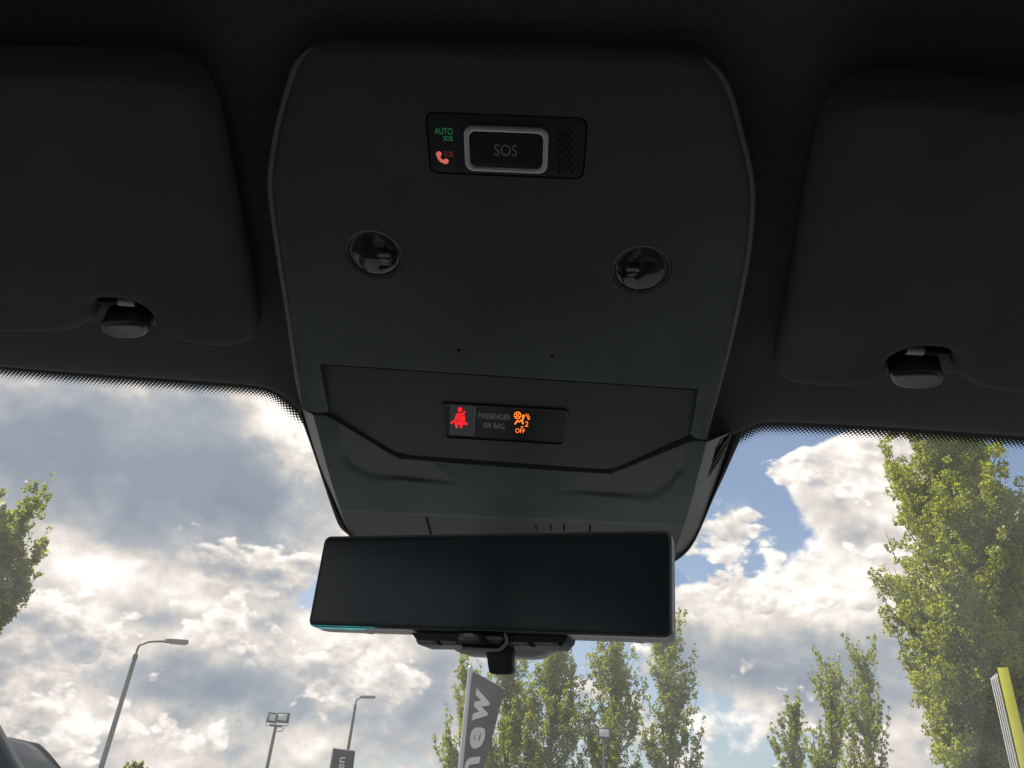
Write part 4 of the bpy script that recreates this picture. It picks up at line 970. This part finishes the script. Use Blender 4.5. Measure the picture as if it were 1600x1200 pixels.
# ------------------------------------------------------------------ parked black car
def suv():
    p = W(-64, 1190, 9.3); o = Vector((p.x - 0.15, p.y, 0)); rz = radians(-28)
    t = thing('parked_car', o, 'dark parked car with domed roof in the lower left corner', 'car', rotz=rz)
    HW = 0.92
    def sect(pts, ys): return grid([[(x, y, z) for x, z in pts] for y in ys])
    # lower body: outline along x (front +x), widths narrowing upward
    top = [(-2.15, 0.55), (-2.18, 0.85), (-2.10, 1.02), (-1.6, 1.06), (0, 1.03), (0.95, 1.02), (1.65, 0.94), (2.05, 0.82), (2.18, 0.62), (2.15, 0.35)]
    top = cr(top, 5); rows = []
    for f, dz, wv in ((-1, -0.34, 0.86), (-1, -0.28, 0.90), (-1, -0.1, 0.93), (-1, -0.03, 0.90), (-0.93, 0.0, 0.9), (-0.5, 0.02, 0.9), (0, 0.028, 0.9), (0.5, 0.02, 0.9), (0.93, 0.0, 0.9), (1, -0.03, 0.90), (1, -0.1, 0.93), (1, -0.28, 0.90), (1, -0.34, 0.86)):
        r = []
        for x, z in top:
            nose = 1 - 0.16 * (abs(x) / 2.2) ** 6
            r.append((x * (1 - 0.03 * abs(f) ** 3), f * HW * wv / 0.93 * nose, max(0.28, z + dz * (2.0 if abs(f) == 1 and dz < -0.05 else 1))))
        rows.append(r)
    mobj('body', grid(rows, True), M['blackpaint'], t, smooth=40)
    # glasshouse: roof and pillars in paint, windows set into it
    bl = [(-2.0, 1.04), (-1.66, 1.50), (-1.3, 1.585), (-0.5, 1.635), (0.10, 1.60), (0.42, 1.52), (1.25, 1.02)]
    rf = cr(bl, 6); rows = []
    for f in (-1, -0.97, -0.9, -0.7, -0.35, 0, 0.35, 0.7, 0.9, 0.97, 1):
        rows.append([(x * (1 - 0.02 * f * f), f * (0.86 - 0.20 * max(0, (z - 1.03) / 0.6)), z - 0.05 * abs(f) ** 5 * max(0, (z - 1.03) / 0.6)) for x, z in rf])
    mobj('roof', grid(rows, True), M['blackpaint'], t, smooth=45)
    for s in (-1, 1):
        def sw(pts, nm='side_window'):
            V = [(x, s * (0.868 - 0.20 * (z - 1.03) / 0.6), z) for x, z in pts]
            V2 = [(x, s * (0.80 - 0.20 * (z - 1.03) / 0.6), z) for x, z in pts]; n = len(pts)
            F = [tuple(range(n))] + [(i, (i + 1) % n, n + (i + 1) % n, n + i) for i in range(n)]
            mobj(nm, (V, F) if False else (V + V2, F), M['carglass'], t)
        sw([(-1.70, 1.08), (-1.10, 1.08), (-1.10, 1.42), (-1.45, 1.36)]); sw([(-1.04, 1.08), (-0.22, 1.08), (-0.22, 1.45), (-1.04, 1.43)]); sw([(-0.14, 1.08), (1.0, 1.07), (0.42, 1.37), (0.08, 1.44), (-0.14, 1.45)])
        V, F = [], []
        # pillars fill the side between the panes
        pil = [(x, z) for x, z in rf if z > 1.0]
        Vp = [(x, s * (0.862 - 0.20 * (z - 1.03) / 0.6), z - 0.015) for x, z in pil]
        mobj('pillar', (Vp, [tuple(range(len(Vp)))]), M['blackpaint'], t)
        mobj('mirror', box((0.72, s * 1.0, 1.10), (0.18, 0.22, 0.15), bevel=0.04), M['blackpaint'], t, smooth=50)
        mobj('headlight', box((2.02, s * 0.66, 0.78), (0.20, 0.34, 0.12), Matrix.Rotation(s * -0.3, 3, 'Z'), 0.03), M['headlamp'], t, smooth=50)
        mobj('tail_light', box((-2.10, s * 0.70, 0.92), (0.10, 0.30, 0.16), Matrix.Rotation(s * 0.2, 3, 'Z'), 0.03), M['tail'], t, smooth=50)
        for x in (-1.35, 1.38):
            w = mobj('wheel', tube([(x, s * 0.70, 0.35), (x, s * 0.73, 0.35), (x, s * 0.91, 0.35), (x, s * 0.935, 0.35)], [0.31, 0.35, 0.35, 0.32], 28), M['tyre'], t, smooth=40)
            spk = [tube([(x, s * 0.90, 0.35), (x, s * 0.942, 0.35)], [0.23, 0.05], 24)]
            for k in range(5):
                a = 2 * pi * k / 5; spk.append(box((x + 0.12 * cos(a), s * 0.943, 0.35 + 0.12 * sin(a)), (0.24, 0.02, 0.05), Matrix.Rotation(-a, 3, 'Y')))
            mobj('rim', join(*spk), M['alloy'], w, smooth=30)
    def end_glass(x0, z0, x1, z1, nm):
        nx, nz = (z1 - z0), -(x1 - x0)
        L = hypot(nx, nz); nx, nz = nx / L * 0.012, nz / L * 0.012
        if nz < 0: nx, nz = -nx, -nz
        a, b = 0.80, 0.62
        V = [(x0 + nx, -a, z0 + nz), (x0 + nx, a, z0 + nz), (x1 + nx, b, z1 + nz), (x1 + nx, -b, z1 + nz)]
        mobj(nm, (V, [(0, 1, 2, 3)]), M['carglass'], t)
    end_glass(1.18, 1.07, 0.62, 1.41, 'windscreen'); end_glass(-1.96, 1.10, -1.76, 1.37, 'rear_window')
suv()

# ------------------------------------------------------------------ trees
def leaves_mesh(C, size, seed):
    r = np.random.default_rng(seed); n = len(C)
    a = r.normal(size=(n, 3)); a /= np.linalg.norm(a, axis=1)[:, None]
    b = r.normal(size=(n, 3)); b -= a * (a * b).sum(1)[:, None]; b /= np.linalg.norm(b, axis=1)[:, None]
    nrm = np.cross(a, b); s = (size * r.uniform(0.6, 1.35, n))[:, None]
    V = np.stack([C - a * s * 0.5, C + b * s * 0.42 + nrm * s * 0.10, C + a * s * 0.62, C - b * s * 0.42 + nrm * s * 0.10], 1).reshape(-1, 3)
    me = bpy.data.meshes.new('crown'); me.vertices.add(4 * n); me.vertices.foreach_set('co', V.astype(np.float32).ravel())
    me.loops.add(4 * n); me.loops.foreach_set('vertex_index', np.arange(4 * n, dtype=np.int32))
    me.polygons.add(n); me.polygons.foreach_set('loop_start', np.arange(0, 4 * n, 4, dtype=np.int32)); me.polygons.foreach_set('loop_total', np.full(n, 4, np.int32))
    me.update(calc_edges=True); return me
def poplar(base, H, wid, seed, nleaf, size, label, group, limbs=34, low=0.12, lean=(0, 0), leafm='leaf', taper=True, trunk_r=None, density=1.0, name='poplar_tree', droop=1.0):
    r = np.random.default_rng(seed); base = np.array(base, float)
    t = thing(name, tuple(base), label, 'tree', group)
    tr = trunk_r or H * 0.016
    def env(f):                         # crown half-width at height fraction f
        if f < low: return 0.0
        g = (f - low) / (1 - low)
        return wid * (0.55 + 0.45 * sin(pi * min(1, g * 1.25) * 0.8)) * min(1, (1 - g) ** 0.55 * 1.35 + 0.10)
    parts = []; centres = []; weights = []
    axis = lambda f: base + np.array((lean[0] * f * H, lean[1] * f * H, f * H))
    tp = [axis(f) + np.r_[r.normal(0, 0.012, 2) * H * 0.25 * f, 0] for f in np.linspace(0, 0.93, 9)]
    parts.append(tube(tp, [tr * (1 - f) ** 0.8 + 0.012 for f in np.linspace(0, 0.93, 9)], 8))
    def clump_line(P, R0, R1, dens):
        P = np.array(P); L = np.linalg.norm(np.diff(P, axis=0), axis=1).sum()
        k = max(3, int(L / (wid * 0.11) * dens))
        for q in range(k):
            f = (q + r.random()) / k; x = f * (len(P) - 1); i = min(int(x), len(P) - 2); p = P[i] + (P[i + 1] - P[i]) * (x - i)
            if f < 0.22 and r.random() < 0.6: continue
            rad = (R0 + (R1 - R0) * f) * r.uniform(0.55, 1.25)
            p = p + r.normal(size=3) * rad * 0.75 * np.array((1, 1, 0.9))
            centres.append((p, rad)); weights.append(rad ** 2)
    for i in range(limbs):
        f0 = low * 0.6 + (0.86 - low * 0.6) * (i + r.random()) / limbs
        az = r.uniform(0, 2 * pi) if i % 3 else i * 2.399
        h0 = f0 * H; tip_f = min(0.995, f0 + r.uniform(0.16, 0.34))
        reach = env(min(0.97, f0 + 0.12)) * r.uniform(0.55, 1.0)
        if taper: reach = min(reach, env(min(0.985, tip_f)) * 1.25)
        dirv = np.array((cos(az), sin(az), 0)); a = axis(f0); b = axis(tip_f)
        p1 = a + dirv * reach * 0.45 + np.array((0, 0, (tip_f - f0) * H * 0.25)); p2 = a + dirv * reach * 0.85 + np.array((0, 0, (tip_f - f0) * H * 0.6)); p3 = b * np.array((1, 1, 0)) * 0 + np.array((a[0], a[1], 0)) + dirv * reach * r.uniform(0.75, 1.1) + np.array((0, 0, base[2] + tip_f * H))
        P = cr([tuple(a), tuple(p1), tuple(p2), tuple(p3)], 4)
        rr = tr * (1 - f0) * 0.42 + 0.012
        parts.append(tube(P, np.linspace(rr, 0.008, len(P)), 5, False))
        clump_line(P, wid * 0.16, wid * 0.10, density)
        for s in range(3):
            k = r.integers(3, len(P) - 1); q0 = np.array(P[k]); a2 = az + r.uniform(-1.3, 1.3); l = H * r.uniform(0.04, 0.10)
            q1 = q0 + np.array((cos(a2) * l * 0.55, sin(a2) * l * 0.55, l * 0.7)); q2 = q1 + np.array((cos(a2) * l * 0.2, sin(a2) * l * 0.2, l))
            parts.append(tube([q0, q1, q2], [rr * 0.35, rr * 0.25, 0.006], 4, False)); clump_line([q0, q1, q2], wid * 0.12, wid * 0.08, density * 0.9)
    clump_line(tp[int(9 * 0.55):] + [axis(1.0)], wid * 0.20, wid * 0.07, 1.4)
    weights = np.array(weights); weights /= weights.sum(); cnt = r.multinomial(nleaf, weights)
    C = []
    for (p, rad), k in zip(centres, cnt):
        g = r.normal(size=(k, 3)); g /= np.linalg.norm(g, axis=1)[:, None] + 1e-9
        C.append(p + g * (rad * r.uniform(0.25, 1.0, (k, 1)) ** 0.6) * np.array((1, 1, 1.15)))
    C = np.concatenate(C)
    mobj('trunk', join(*parts), M['bark'], t, smooth=70)
    me = leaves_mesh(C - base, size, seed + 1); me.materials.append(M[leafm])
    o = bpy.data.objects.new('crown', me); COL.objects.link(o); o.parent = t; o['kind'] = 'stuff'
    return t
def tree_at(px_top, d, wid_px, seed, nleaf, size, label, group, **k):
    p = W(*px_top, d); wid = wid_px / FPX * d * 0.5
    l = k.get('lean', (0, 0))
    return poplar((p.x - l[0] * p.z, p.y, 0), p.z * 0.955, wid, seed, nleaf, size, label, group, **k)
GR = 'poplars standing beyond the car park'
tree_at((1470, 652), 34, 204, 33, 150000, 0.115, 'largest poplar, tall and broad, beside the yellow sign pylon', GR, limbs=64, low=0.10, density=1.0, trunk_r=0.26, taper=False, lean=(0.07, 0))
tree_at((1606, 815), 38, 140, 12, 60800, 0.115, 'broad poplar cut off by the right edge of the photo', GR, limbs=44, low=0.1, leafm='leaf2')
tree_at((1352, 1012), 70, 54, 13, 13300, 0.173, 'slim poplar just left of the largest poplar', GR, limbs=30, low=0.08, lean=(0.12, 0))
tree_at((1300, 1026), 72, 48, 14, 12350, 0.173, 'slim pointed poplar, middle of the three small ones at right', GR, limbs=28, low=0.08, lean=(0.12, 0))
tree_at((1236, 1092), 80, 52, 15, 11400, 0.18, 'shortest poplar, standing alone in the right window half', GR, limbs=24, low=0.08, leafm='leaf2', lean=(0.08, 0))
tree_at((1043, 962), 62, 78, 16, 19000, 0.166, 'narrow leaning poplar showing at the right end of the mirror', GR, limbs=34, low=0.08, leafm='leaf2')
tree_at((962, 985), 64, 92, 17, 22800, 0.166, 'dense poplar behind the square floodlight', GR, limbs=36, low=0.08)
tree_at((868, 985), 66, 100, 18, 26600, 0.166, 'wide poplar below the middle of the mirror', GR, limbs=40, low=0.08)
tree_at((805, 1000), 68, 92, 19, 23750, 0.166, 'pale poplar directly behind the dimming lever', GR, limbs=38, low=0.08)
tree_at((742, 1035), 66, 80, 20, 19000, 0.166, 'poplar behind the pole of the charcoal banner', GR, limbs=34, low=0.08)
tree_at((40, 786), 42, 96, 21, 28500, 0.144, 'taller poplar at the left edge of the photo', GR, limbs=40, low=0.40, leafm='leaf2')
tree_at((-75, 830), 44, 130, 22, 30400, 0.144, 'broad poplar mostly outside the left edge', GR, limbs=44, low=0.35, leafm='leaf2')
tree_at((215, 1191), 75, 40, 24, 5700, 0.18, 'small round green treetop at the foot of the left street lamp', GR, limbs=18, low=0.2)
